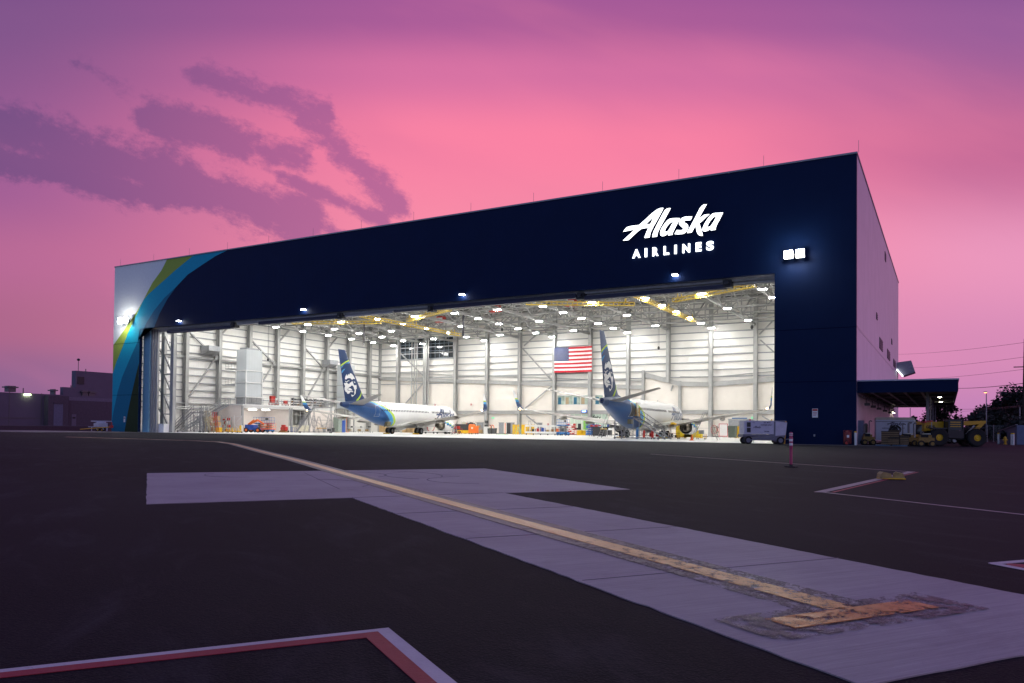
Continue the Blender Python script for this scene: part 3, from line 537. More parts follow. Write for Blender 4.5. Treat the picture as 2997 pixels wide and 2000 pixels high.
# ------------------------------------------------------------------ lamps on the front
def flood(x, z, label, n=2, sz=.78, gap=1.05):
    t = thing('floodlight', label, 'floodlight', (x, -.02, z))
    MB().box(-.12, .12, -.5, 0, -.12, .12).box(-gap * .8, gap * .8, -.6, -.5, -.06, .06).build('bracket', steel_d, t)
    for k in range(n):
        cx_ = (k - (n - 1) / 2) * gap; o = MB().box(cx_ - sz / 2, cx_ + sz / 2, -.92, -.62, -sz / 2, sz / 2).build('lamp_head', steel_d, t)
        MB().hexa([(cx_ - sz * .46, -1.10, -sz * .46), (cx_ + sz * .46, -1.10, -sz * .46), (cx_ + sz * .46, -.922, -sz * .46), (cx_ - sz * .46, -.922, -sz * .46), (cx_ - sz * .46, -1.04, sz * .46), (cx_ + sz * .46, -1.04, sz * .46), (cx_ + sz * .46, -.922, sz * .46), (cx_ - sz * .46, -.922, sz * .46)]).build('lens', flood_m, o)  # lens deepened: glowing sides added to throw a glow on the wall
    return t
flood(-5.3, 18.0, 'pair of glaring square floodlights on the navy wall right of the opening')
flood(-108.0, 17.9, 'pair of bright floodlights on the coloured mural left of the opening', 2, .95, 1.35)
for x, z, lb in ((-95.2, 17.1, 'small white wall lamp above the opening nearest the mural'), (-69.2, 17.1, 'small white wall lamp above the opening, over the left airliner tail'), (-43.3, 17.15, 'small white wall lamp above the middle of the opening'), (-17.1, 17.15, 'small white wall lamp above the opening under the company sign')):
    t = thing('wall_lamp', lb, 'wall lamp', (x, -.02, z), group='wall lamps along the door header')
    MB().box(-.3, .3, -.5, 0, .08, .25).build('housing', steel_d, t); MB().box(-.26, .26, -.48, -.06, -.02, .075).build('lens', wallpk_m, t)
t = thing('warning_sign', 'small white and red warning sign on the navy wall right of the opening', 'sign', (-3.55, -.02, 2.95))
MB().box(-.25, .25, -.03, 0, -.42, .42).build('board', white, t); MB().box(-.22, .22, -.04, -.03, .2, .38).build('header', red, t); MB().box(-.17, .17, -.04, -.03, .02, .06).box(-.17, .17, -.04, -.03, -.1, -.06).box(-.17, .1, -.04, -.03, -.22, -.18).build('wording', red, t)
t = thing('warning_sign', 'small plain white notice low on the dark part of the mural', 'sign', (-108.5, -.03, 2.0)); MB().box(-.2, .2, -.03, 0, -.45, .45).build('board', white, t); MB().box(-.14, .14, -.04, -.03, .1, .3).build('wording', steel_d, t)
t = thing('outlet_box', 'small pale electric outlet box low on the navy wall', 'outlet box', (-3.6, -.02, .85)); MB().box(-.07, .07, -.08, 0, -.1, .1).build('box', galv, t); MB().box(-.03, .03, -.1, -.08, -.12, .02).build('cover', alu, t)

# ------------------------------------------------------------------ high bay lamps under the roof
rows = [(-13.6, 1), (-21.6, 2), (-29.6, 1), (-37.7, 2), (-45.7, 1), (-53.7, 2), (-61.7, 1), (-69.7, 2), (-77.7, 1), (-85.8, 2), (-93.8, 1), (-101.9, 1)]
L0 = thing('high_bay_lamp', 'rectangular white high bay lamp hanging in rows under the hangar roof', 'ceiling lamp', (0, 0, 0), group='high bay lamps under the hangar roof')
MB().box(-.56, .56, -.24, .24, .06, .16).box(-.05, .05, -.05, .05, .16, .38).build('housing', alu, L0); MB().box(-.50, .50, -.20, .20, 0, .058).build('lens', lampm, L0)
first = True
for x, st in rows:
    for k in range(9):
        y = 4.5 + 7 * k
        if st == 2 and k % 2 == 0: continue
        if first: L0.location = (x, y, 19.62); first = False
        else: dup(L0, (x, y, 19.62))
# yellow fall protection rails over each airliner
def rail(name_lab, a, b, grp='yellow fall protection rails under the roof'):
    a, b = Vector(a), Vector(b); t = thing('fall_protection_rail', name_lab, 'overhead rail', tuple(a), group=grp); d = b - a; m = MB(); n = int(d.length / .75); L = d.normalized(); r = Vector((-L.y, L.x, 0)) * .28
    for sgn in (1, -1):
        m.beam(r * sgn, d + r * sgn, .09, .09); m.beam(r * sgn + Vector((0, 0, .45)), d + r * sgn + Vector((0, 0, .45)), .09, .09)
        for i in range(n + 1): p = L * (d.length * i / n) + r * sgn; m.beam(p, p + Vector((0, 0, .45)), .06)
    for i in range(n): p = L * (d.length * i / n); q = L * (d.length * (i + 1) / n); m.beam(p + r, q - r, .05); m.beam(p + r, p - r, .05)
    m.build('lattice_rail', crane_y, t); h = MB()
    for q in (.08, .5, .92): p = L * (d.length * q); h.beam(p + r * 1.3 + Vector((0, 0, .4)), p + r * 1.3 + Vector((0, 0, 1.0)), .12); h.beam(p - r * 1.3 + Vector((0, 0, .4)), p - r * 1.3 + Vector((0, 0, 1.0)), .12)
    h.build('hanger', crane_y, t)
ZR = 19.3
rail('yellow lattice rail over the left airliner body, running towards the back', (-76.9, 20.3, ZR), (-76.3, 49.1, ZR)); rail('slanting yellow lattice rail over the left wing of the left airliner', (-93.7, 21.6, ZR), (-79, 28.1, ZR)); rail('slanting yellow lattice rail over the right wing of the left airliner', (-73.1, 28.2, ZR), (-59.5, 20.9, ZR))
rail('yellow lattice rail over the right airliner body, running towards the back', (-29.7, 20.7, ZR), (-29.5, 49.3, ZR)); rail('slanting yellow lattice rail over the left wing of the right airliner', (-46.2, 21.1, ZR), (-32.4, 28.7, ZR)); rail('slanting yellow lattice rail over the right wing of the right airliner', (-26.3, 28.2, ZR), (-13.7, 21.4, ZR))
for (x, y, lb) in ((-84.4, 30, 'black telescoping mast hanging from the roof behind the left airliner tail'), (-63.0, 30, 'black telescoping mast hanging from the roof above the left airliner nose')):
    t = thing('hanging_mast', lb, 'hanging mast', (x, y, 0)); MB().tube((0, 0, 16.3), (0, 0, 20.3), .15, 10).build('outer_tube', M('mast_black', (.02, .018, .03), .5), t); MB().tube((0, 0, 15.95), (0, 0, 16.3), .09, 8).build('end_cap', steel, t)
for (x, y, lb) in ((-61.5, 38, 'red unit heater in the roof above the middle of the hangar'), (-46.9, 38, 'red unit heater in the roof left of the flag'), (-35.0, 31, 'red unit heater in the roof above the right airliner tail'), (-78, 45, 'red unit heater in the roof behind the left yellow rail')):
    t = thing('unit_heater', lb, 'heater', (x, y, 21.6)); MB().hexa([(-1.0, -.7, 0), (1.0, -.7, 0), (1.0, .7, 0), (-1.0, .7, 0), (-.75, -.5, 1.1), (.75, -.5, 1.1), (.75, .5, 1.1), (-.75, .5, 1.1)]).build('casing', red, t); MB().box(-.8, .8, -.75, -.69, .15, .8).build('grille', white, t); MB().box(-.6, -.5, -.1, .1, 1.1, 2.6).box(.5, .6, -.1, .1, 1.1, 2.6).build('hanger', steel, t)
for (x, y, z0, lb) in ((-32.5, 40, 14.2, 'crane hook hanging on a thin cable right of the right airliner tail'), (-14.6, 24, 14.6, 'crane hook hanging on a thin cable near the right door edge'), (-57.8, 34, 17.8, 'crane hook block high on thin cables left of the flag'), (-97.8, 20, 13.0, 'crane hook hanging on a thin cable before the left wall')):
    t = thing('crane_hook', lb, 'crane hook', (x, y, z0)); MB().tube((.09, 0, .2), (.09, 0, 20 - z0), .022, 5).tube((-.09, 0, .2), (-.09, 0, 20 - z0), .022, 5).build('cable', steel_d, t); MB().lathe([(0, -.3), (.14, -.25), (.2, 0), (.14, .22), (0, .28)], (0, 0, 0), n=10).build('hook_block', dark, t)
# flag
def flag():
    t = thing('american_flag', 'large stars and stripes flag hanging on the back wall', 'flag', (-62.15, VB - 1.35, 12.6)); Wd, Hh = 8.3, 5.1; nx_, nz_ = 44, 26; m = MB()
    wv = lambda u, v: .05 * sin(u * 1.7 + v * .8) + .03 * sin(u * 3.1 - v)
    m.v = [(Wd * i / nx_, wv(Wd * i / nx_, Hh * j / nz_), Hh * j / nz_ - .05 * sin(pi * i / nx_)) for j in range(nz_ + 1) for i in range(nx_ + 1)]
    for j in range(nz_):
        for i in range(nx_):
            k = j * (nx_ + 1) + i; m.f.append((k, k + 1, k + nx_ + 2, k + nx_ + 1)); u, s = (i + .5) / nx_, int(j / 2); m.m.append(2 if u < .39 and s >= 6 else (0 if s % 2 == 0 else 1))
    m.build('cloth', [M('flag_red', (.50, .008, .02), .7), M('flag_white', (.82, .80, .80), .7), M('flag_blue', (.012, .025, .12), .7)], t, smooth=True)
    st = MB()
    for r in range(9):
        for c in range(6 if r % 2 == 0 else 5):
            cx_ = .27 + c * .54 + (.27 if r % 2 else 0); cz = Hh * (6 / 13) + .28 + r * .272
            st.prism([[(cx_ + (.115 if q % 2 == 0 else .048) * sin(pi * q / 5), cz + (.115 if q % 2 == 0 else .048) * cos(pi * q / 5)) for q in range(10)]], (0, wv(cx_, cz) - .02, -.03), (1, 0, 0), (0, 0, 1), (0, -.02, 0))
    st.build('stars', M('star_white', (.85, .85, .85), .6), t)
flag()

tag(MB().box(-131, -100, -19, -2.5, 0, .008).build('concrete_strip', M('strip_concrete', (.16, .145, .15), .8, var=.15, nscale=.2)), kind='structure')
# ------------------------------------------------------------------ airliners
aw = M('airliner_white', (.88, .88, .88), .22, 0, .02, .8); an = M('airliner_navy', (.004, .030, .115), .38, 0, .05, .6, spec=.28); ab = M('airliner_blue', (.006, .055, .19), .32, 0, .05, .6, spec=.28)
al_ = M('airliner_light_blue', (.07, .30, .60), .22, 0, .04); am = M('airliner_lime', (.46, .66, .06), .25, 0, .04); ag_ = M('airliner_grey', (.25, .235, .215), .35, 0, .06, 1.5); lbl = M('airliner_title_blue', (.012, .04, .13), .3, 0, 0)
ttl = M('exhaust_metal', (.22, .19, .15), .35, .8, .2, 4); lipm = M('bright_lip', (.7, .7, .7), .15, .9, 0)
def interp(x, t):
    for (a, va), (b, vb) in zip(t, t[1:]):
        if x <= b: u = max(0, (x - a) / (b - a)); return va + (vb - va) * u
    return t[-1][1]
def catm(x, t):
    """smooth interpolation through a table of (x, value...)"""
    n = len(t); i = 0
    while i < n - 2 and x > t[i + 1][0]: i += 1
    p0, p1, p2, p3 = t[max(i - 1, 0)], t[i], t[i + 1], t[min(i + 2, n - 1)]; h = p2[0] - p1[0]; u = min(1, max(0, (x - p1[0]) / h)); out = []
    for k in range(1, len(p1)):
        m1 = (p2[k] - p0[k]) / max(1e-6, p2[0] - p0[0]) * h; m2 = (p3[k] - p1[k]) / max(1e-6, p3[0] - p1[0]) * h
        out.append((2 * u ** 3 - 3 * u * u + 1) * p1[k] + (u ** 3 - 2 * u * u + u) * m1 + (-2 * u ** 3 + 3 * u * u) * p2[k] + (u ** 3 - u * u) * m2)
    return out
FUS = [(0, .04, .04, 2.72), (.25, .45, .42, 2.74), (.7, .80, .78, 2.80), (1.4, 1.18, 1.22, 2.92), (2.3, 1.50, 1.58, 3.08), (3.5, 1.74, 1.84, 3.22), (5, 1.86, 1.98, 3.30), (7, 1.88, 2.0, 3.30), (16, 1.88, 2.0, 3.30), (24.5, 1.88, 2.0, 3.30), (26.5, 1.85, 1.95, 3.35), (28.5, 1.75, 1.78, 3.52), (30.5, 1.56, 1.53, 3.77), (32.5, 1.29, 1.24, 4.04), (34.5, .97, .94, 4.28), (36.2, .67, .67, 4.44), (37.5, .40, .44, 4.54), (38.2, .26, .32, 4.58)]
def fus(s): return catm(s, FUS)
def LY(s): return 19.6 - s        # distance from the nose to local y (forward)
NB = [(1.2, 25.6), (2.3, 26.9), (3.3, 28.2), (4.3, 29.7), (5.4, 32.2)]
def pip(x, y, P):
    c = False; j = len(P) - 1
    for i in range(len(P)):
        if (P[i][1] > y) != (P[j][1] > y) and x < (P[j][0] - P[i][0]) * (y - P[i][1]) / (P[j][1] - P[i][1]) + P[i][0]: c = not c
        j = i
    return c
SX0, SX1 = -22.88, -12.22
TT = [[[(11.6 - (x - SX0) / (SX1 - SX0) * 7.6, 2.35 + (z - 20.96) / 3.4 * 2.45) for x, z in lp] for lp in SIGN[k]] for k in ('A', 'l', 'a', 's', 'k', 'a2')]
def fus_mat(p):
    s = 19.6 - p.y; z = p.z
    if s < 12.6:
        if s > 3.6 and abs(p.x) > .4:
            q = s if p.x > 0 else 15.6 - s
            for lp in TT:
                if pip(q, z, lp[0]) and not any(pip(q, z, h) for h in lp[1:]): return 4
        if s < 2.55 and s > 1.2 and z > 3.55 and abs(p.x) < 1.3: return 5
        return 0
    if s < 23: return 0
    b = interp(z, NB); w1 = interp(z, [(1.2, .75), (3.3, 1.35), (5.3, .9)]); w2 = interp(z, [(1.2, .55), (3.3, .75), (5.3, .6)])
    if s > b: return 1 if (z > 4.15 + (s - 31) * .10 or s > 36.9) else 2
    if s > b - w1: return 3 if z > 2.1 or s < b - w1 * .45 else 2
    if s > b - w1 - w2: return 6
    return 0
def airfoil(n=14):
    up = []; t = lambda x: .6 * (.2969 * math.sqrt(x) - .126 * x - .3516 * x * x + .2843 * x ** 3 - .1036 * x ** 4) / .12 * .2
    xs_ = [(1 - cos(pi * i / n)) / 2 for i in range(n + 1)]
    return [(x, t(x)) for x in xs_[::-1]] + [(x, -t(x)) for x in xs_[1:-1]]
AF = airfoil()
def wing(m, secs, thick, side=1, mf=None, m_=0, up=None):
    """secs: (t, z, s_leading, s_trailing)"""
    rs_ = []
    for q in secs:
        t, z, sl, st_ = q[:4]; c = st_ - sl; cant = q[4] if len(q) > 4 else 0
        rs_.append([(side * (t - y * c * thick * sin(cant)), LY(sl + x * c), z + y * c * thick * cos(cant)) for x, y in AF])
    if side < 0: rs_ = [r[::-1] for r in rs_]
    return m.rings(rs_, m_, mf)
def make_airliner(label, reg, second=False):
    R_ = thing('airliner', label, 'airliner', group='airliners parked nose in')
    # fuselage
    st_ = [0, .08, .18, .32] + [.5 + .25 * i for i in range(13)] + [3.75 + .085 * i for i in range(104)] + [12.9 + .8 * i for i in range(13)] + [23.0 + .1 * i for i in range(140)] + [37.1, 37.5, 37.9, 38.2]
    st_ = sorted(set(round(x, 3) for x in st_)); nseg = 112; rs_ = []
    for s in st_:
        w, h, zc = fus(s); rs_.append([(w * sin(2 * pi * i / nseg), LY(s), zc + h * cos(2 * pi * i / nseg) * (1.0 if i else 1)) for i in range(nseg)])
    m = MB(); m.rings(rs_, mf=fus_mat)
    F_ = m.build('fuselage', [aw, an, ab, al_, lbl, glassd, am], R_, smooth=True)
    # wing to body fairing
    m = MB(); rr = []
    for s, w, z0, z1 in ((12.2, .3, 1.35, 1.5), (13.2, 1.35, 1.18, 1.9), (15, 1.98, 1.08, 2.5), (18, 2.1, 1.02, 2.6), (21, 2.05, 1.05, 2.3), (23, 1.5, 1.15, 1.9), (24.8, .4, 1.33, 1.55)):
        rr.append([(w * sin(2 * pi * i / 32), LY(s), (z0 + z1) / 2 + (z1 - z0) / 2 * cos(2 * pi * i / 32)) for i in range(32)])
    m.rings(rr); m.build('belly_fairing', M('fairing_white', (.62, .61, .58), .35), R_, smooth=True)
    # tail cone exhaust
    MB().lathe([(.20, 0), (.20, .05), (.15, .05), (.12, -.3), (0, -.3)], (0, LY(38.2), 4.58), (0, -1, 0), 16).build('tail_exhaust', steel_d, R_, smooth=True)
    # wings
    for sd in (1, -1):
        m = MB(); wing(m, [(.5, 1.78, 12.6, 21.9), (1.9, 1.9, 14.1, 21.6), (5.7, 2.33, 16.7, 21.35), (10.5, 3.0, 19.2, 22.6), (14.5, 3.58, 21.3, 23.65), (16.7, 3.95, 22.45, 24.25)], .62, sd)
        W_ = m.build('wing', ag_, R_, smooth=True)
        def wl_mat(p):
            h = p.z - 4.0
            return 1 if h < .62 else 2 if h < 1.0 else 3 if h < 1.3 else 4 if h < 1.5 else 0
        m = MB(); wing(m, [(16.7, 3.95, 22.45, 24.25), (17.05, 4.08, 22.75, 24.4, .5), (17.3, 4.45, 23.15, 24.6, 1.1)] + [(17.3 + .31 * (k / 12), 4.45 + 2.15 * k / 12, 23.15 + 1.75 * k / 12, 24.6 + .78 * k / 12, 1.38) for k in range(1, 13)], .5, sd, wl_mat)
        wg = m.build('winglet', [aw, an, ab, al_, am], W_, smooth=True)
        MB().lathe([(0, -.12), (.08, -.08), (.1, 0), (.08, .08), (0, .12)], (sd * 16.9, LY(24.35), 4.0), n=8).build('tip_light', M('tip_glow', (1, .8, .5), .5, 0, 0, emit=(1, .62, .28), es=30), W_)
        for t, z, s0, s1 in ((4.1, 1.72, 19.6, 22.9), (7.6, 2.2, 18.9, 22.9), (11.1, 2.74, 20.6, 23.9)):
            MB().lathe([(0, 0), (.13, .25), (.23, .8), (.25, (s1 - s0) * .5), (.18, (s1 - s0) * .8), (0, s1 - s0)], (sd * t, LY(s0), z), (0, -1, -.02), 12).build('flap_fairing', ag_, W_, smooth=True)
        m = MB(); m.hexa([(sd * 2.6, LY(21.3), 1.86), (sd * 9.5, LY(22.1), 2.72), (sd * 9.5, LY(22.75), 2.62), (sd * 2.6, LY(22.35), 1.66), (sd * 2.6, LY(21.3), 1.92), (sd * 9.5, LY(22.1), 2.78), (sd * 9.5, LY(22.75), 2.66), (sd * 2.6, LY(22.35), 1.70)]); m.build('flap', ag_, W_)
        m = MB(); wing(m, [(.3, 4.62, 32.9, 36.9), (.9, 4.70, 33.4, 37.1), (6.9, 5.95, 37.7, 39.3)], .42, sd); m.build('tailplane', ag_, R_, smooth=True)
        # engine
        E_ = thing('engine', None, None); E_.parent = R_; E_.location = (sd * 4.85, LY(14.0), 1.60)
        def nm(p):
            v = p.z + .34 * p.y
            if p.x * sd < -.2 and False: return 0
            if -.15 < v < .42 and p.y < 1.4: return 2 if v > .22 else (1 if v < .02 else 3)
            return 0
        m = MB(); m.lathe([(.80, 1.9), (.86, 2.18), (.94, 2.24), (1.01, 2.12), (1.09, 1.5), (1.13, .6), (1.11, -.2), (1.02, -1.0), (.93, -1.45), (.90, -1.45), (.93, -1.0), (.92, .4), (.84, 1.6), (.80, 1.9)], (0, 0, 0), (0, 1, 0), 40, mf=nm)
        for i, v in enumerate(m.v):
            if v[2] < -.3: m.v[i] = (v[0], v[1], v[2] * (.90 if v[1] > -.6 else .97))
        m.build('nacelle', [aw, ab, am, al_], E_, smooth=True)
        MB().lathe([(0, .7), (.88, .7), (.9, .2)], (0, 0, 0), (0, 1, 0), 28).lathe([(0, 1.25), (.15, 1.05), (.26, .72)], (0, 0, 0), (0, 1, 0), 16).build('fan', M('fan_dark', (.03, .03, .035), .4, .6, .1), E_, smooth=True)
        MB().lathe([(.72, -.9), (.66, -1.7), (.50, -2.45), (.44, -2.75), (.40, -2.75), (.42, -2.2), (0, -2.2)], (0, 0, 0), (0, 1, 0), 28).build('core_nozzle', ttl, E_, smooth=True)
        MB().lathe([(.30, -2.25), (.26, -2.7), (.12, -3.15), (0, -3.32)], (0, 0, 0), (0, 1, 0), 20).build('exhaust_cone', M('cone_metal', (.10, .085, .07), .4, .8, .1), E_, smooth=True)
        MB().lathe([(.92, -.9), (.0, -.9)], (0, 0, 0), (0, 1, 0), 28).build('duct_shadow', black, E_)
        MB().hexa([(-.16, 1.1, .95), (.16, 1.1, .95), (.12, -3.4, 1.0), (-.12, -3.4, 1.0), (-.05, .6, 1.25), (.05, .6, 1.25), (.12, -3.4, 1.25), (-.12, -3.4, 1.25)]).hexa([(-.15, -.2, .5), (.15, -.2, .5), (.1, -3.1, .55), (-.1, -3.1, .55), (-.15, -.2, 1.0), (.15, -.2, 1.0), (.1, -3.4, 1.02), (-.1, -3.4, 1.02)]).build('pylon', ag_, E_)
        # main gear
        G_ = MB().tube((sd * 2.86, 0, .55), (sd * 2.86, -.1, 2.1), .13, 10).tube((sd * 2.86, 0, .56), (sd * 2.0, .1, 1.9), .07, 8).tube((sd * 2.86, -.1, 1.2), (sd * 2.9, -.9, 1.9), .05, 6).box(sd * 2.86 - .3, sd * 2.86 + .3, -.09, .09, .47, .64).build('main_gear', galv, R_)
        for o_ in (-.43, .43): MB().wheel((sd * 2.86 + o_, 0, .565), .565, .40, (1, 0, 0)).build('wheel', [black, galv], G_, smooth=True)
        MB().hexa([(sd * 3.1, -.75, 1.2), (sd * 3.14, -.75, 1.2), (sd * 3.14, .7, 1.2), (sd * 3.1, .7, 1.2), (sd * 3.0, -.9, 2.1), (sd * 3.04, -.9, 2.1), (sd * 3.04, .8, 2.1), (sd * 3.0, .8, 2.1)]).build('gear_door', aw, G_)
    G_ = MB().tube((0, LY(4.0), .4), (0, LY(4.15), 1.6), .08, 10).box(-.14, .14, LY(4.0) - .04, LY(4.0) + .04, .3, .42).build('nose_gear', galv, R_)
    for o_ in (-.2, .2): MB().wheel((o_, LY(4.0), .345), .345, .2, (1, 0, 0)).build('wheel', [black, galv], G_, smooth=True)
    # fin
    m = MB()
    def finsec(z, sl, st2, th):
        c = st2 - sl; return [(y * c * th, LY(sl + x * c), z) for x, y in AF]
    zz = [4.3, 5.0, 5.5, 7, 9, 11, 12.4, 12.8]
    m.rings([finsec(z, 32.0 + (z - 5.5) * .7466 - (0 if z > 5.1 else .2), 37.25 + (z - 5.35) * .2617, .34) for z in zz]); FN = m.build('fin', an, R_, smooth=True)
    m = MB(); m.rings([[(sd_ * .02 + dx_, LY(s_), z_) for dx_, sd_, s_, z_ in ((-.04, 0, a, 5.0), (.04, 0, a, 5.0), (.05, 0, b, 5.0 + 0), (-.05, 0, b, 5.0))] for a, b in ((28.8, 33.2),)] + [[(-.02, LY(31.8), 5.55), (.02, LY(31.8), 5.55), (.03, LY(33.4), 7.0), (-.03, LY(33.4), 7.0)]]); m.build('dorsal_fin', an, R_)
    def onfin(P, mat, name, k):
        for sd in (1, -1):
            m = MB(); lim = lambda s, z: (max(32.12 + (z - 5.5) * .7466, min(s, 37.2 + (z - 5.35) * .2617)), z)
            P2 = [lim(s, z) for s, z in P]
            c = lambda z: (37.25 + (z - 5.35) * .2617) - (32.0 + (z - 5.5) * .7466)
            m.prism([[(LY(s), z) for s, z in P2]], (0, 0, 0), (0, 1, 0), (0, 0, 1), (sd * .01, 0, 0))
            # lay it on the curved skin
            for i, v in enumerate(m.v):
                s = 19.6 - v[1]; z = v[2]; u = max(0, min(1, (s - (32.0 + (z - 5.5) * .7466)) / c(z))); yt = interp(u, [(x, y) for x, y in sorted(AF[:15])]) * c(z) * .34
                m.v[i] = (sd * (yt + .016 + .006 * k + (.008 if abs(v[0]) > .005 else 0)), v[1], z)
            m.build(name, mat, FN)
    def dense(P, L=.25):
        o_ = []
        for a, b in zip(P, P[1:] + P[:1]):
            n = max(1, int(math.hypot(a[0] - b[0], a[1] - b[1]) / L)); o_ += [(a[0] + (b[0] - a[0]) * i / n, a[1] + (b[1] - a[1]) * i / n) for i in range(n)]
        return o_
    wf = M('portrait_white', (.80, .80, .80), .35, 0, 0)
    for k in ('W1', 'W2', 'W3', 'W4', 'W5'): onfin(dense(FIN[k]), wf, 'tail_emblem', 3)
    onfin(dense(FIN['L1']), am, 'tail_stripe', 2); onfin(dense(FIN['B1']), al_, 'tail_stripe', 1); onfin(dense(FIN['B2']), al_, 'tail_stripe', 1); onfin(dense(FIN['L2']), am, 'tail_stripe', 2); onfin(dense(FIN['M1']), ab, 'tail_stripe', 1); onfin(dense(FIN['B3']), al_, 'tail_stripe', 1)
    # cabin windows
    def surf(s, z):
        w, h, zc = fus(s); return w * math.sqrt(max(0, 1 - ((z - zc) / h) ** 2))
    first_ = {}
    for sd in (1, -1):
        for k in range(46):
            s = 6.2 + .515 * k
            if k in (14, 15): continue
            x = surf(s, 3.92)
            if sd not in first_:
                m = MB(); m.prism([[(.125 * cos(t) * (1 if abs(cos(t)) > .1 else 1), .185 * sin(t)) for t in [pi * (i + .5) / 6 for i in range(12)]]], (0, 0, 0), (0, 1, 0), (.0, 0, 1), (sd * .02, 0, 0), 0)
                o = m.build('window', glassd, R_); o.rotation_euler.y = -sd * .31; first_[sd] = o
            else: o = dup(first_[sd], parent=R_)
            o.location = (sd * (x + .002), LY(s), 3.92)
    # aft door outline or open doorway
    def onbody(name, P, mat, off=.02):
        m = MB(); m.prism([[(LY(s), z) for s, z in P]], (0, 0, 0), (0, 1, 0), (0, 0, 1), (.01, 0, 0))
        for i, v in enumerate(m.v): m.v[i] = (surf(19.6 - v[1], v[2]) + off + (.01 if v[0] > .005 else 0), v[1], v[2])
        return m.build(name, mat, R_)
    s0, s1, z0, z1 = 30.0, 30.95, 2.9, 4.55
    dr = lambda g: [(s0 - g, z0 - g)] + [(s0 - g, z0 + (z1 - z0) * i / 8) for i in range(1, 8)] + [(s0 - g + .1, z1 + g), (s1 + g - .1, z1 + g)] + [(s1 + g, z0 + (z1 - z0) * i / 8) for i in range(7, 0, -1)] + [(s1 + g, z0 - g)]
    if second:
        onbody('open_doorway', dr(0), dark); onbody('doorway_frame', dr(.09), M('frame_grey', (.35, .37, .40), .5), .005)
        x = surf(28.9, 3.7) + .25
        MB().hexa([(x, LY(29.9), 2.9), (x + .12, LY(29.9), 2.9), (x + .02, LY(28.95), 2.9), (x - .10, LY(28.95), 2.9), (x - .25, LY(29.9), 4.6), (x - .13, LY(29.9), 4.6), (x - .22, LY(28.95), 4.6), (x - .34, LY(28.95), 4.6)]).build('open_door', cream, R_)
        MB().box(1.35, 1.85, LY(32.2), LY(31.5), 1.9, 2.5).build('access_panel', M('panel_brown', (.10, .09, .05), .5), R_)
    else:
        onbody('door_outline', dr(.06), alu, .004); onbody('door', dr(0), ab, .012)
        MB().hexa([(1.5, LY(28.6), 1.2), (2.1, LY(28.7), 1.35), (2.1, LY(27.5), 1.35), (1.5, LY(27.4), 1.2), (1.55, LY(28.3), 2.05), (2.15, LY(28.4), 2.1), (2.15, LY(27.4), 2.1), (1.55, LY(27.3), 2.05)]).build('cargo_door', M('panel_brown', (.10, .09, .05), .5), R_)
    t_ = text('registration', reg, .34, M('reg_grey', (.25, .26, .30), .5), R_, (0, 0, 0), (0, 1, 0), (0, 0, 1), depth=.006)
    for v in t_.data.vertices: y = v.co.y + LY(28.0) + .55; z = v.co.z + 4.55; v.co = (surf(19.6 - y, z) + .03, y, z)
    MB().hexa([(surf(28.2, 4.5) + .03, LY(28.3), 4.55), (surf(28.2, 4.5) + .04, LY(28.3), 4.55), (surf(28.2, 4.5) + .04, LY(27.8), 4.55), (surf(28.2, 4.5) + .03, LY(27.8), 4.55), (surf(28.2, 4.85) + .03, LY(28.3), 4.85), (surf(28.2, 4.85) + .04, LY(28.3), 4.85), (surf(28.2, 4.85) + .04, LY(27.8), 4.85), (surf(28.2, 4.85) + .03, LY(27.8), 4.85)]).build('flag_decal', M('decal_pink', (.6, .3, .35), .5), R_)
    for s in (12, 21): MB().hexa([(-.02, LY(s + .4), 5.28), (.02, LY(s + .4), 5.28), (.02, LY(s), 5.28), (-.02, LY(s), 5.28), (-.02, LY(s + .45), 5.62), (.02, LY(s + .45), 5.62), (.02, LY(s + .25), 5.62), (-.02, LY(s + .25), 5.62)]).build('antenna', galv, R_)
    return R_
P1_ = make_airliner('left airliner with a portrait on its dark blue tail and its aft door shut', 'N611AS')
P1_.location = (-74.3, 29.07, 0); P1_.rotation_euler.z = .1227; P1_.scale = (1, 1, 1)
P2_ = make_airliner('right airliner with a portrait on its tail and its aft door open by stairs', 'N614AS', True)
P2_.location = (-29.4, 25.0, 0); P2_.rotation_euler.z = .0755
# wheel chocks
for i, (x, y, lb) in enumerate(((-77.3, 28.0, 'yellow wheel chock at the left main wheels of the left airliner'), (-71.3, 28.4, 'yellow wheel chock at the right main wheels of the left airliner'), (-32.4, 23.8, 'yellow wheel chock at the left main wheels of the right airliner'), (-26.4, 24.2, 'yellow wheel chock at the right main wheels of the right airliner'))):
    t = thing('wheel_chock', lb, 'wheel chock', (x, y, .006)); MB().prism([[(-.2, 0), (.2, 0), (.08, .22), (-.08, .22)]], (-.6, 0, 0), (0, 1, 0), (0, 0, 1), (1.2, 0, 0)).build('block', yellow, t); MB().tube((.6, 0, .18), (.95, -.2, .02), .015, 5).build('rope', black, t)
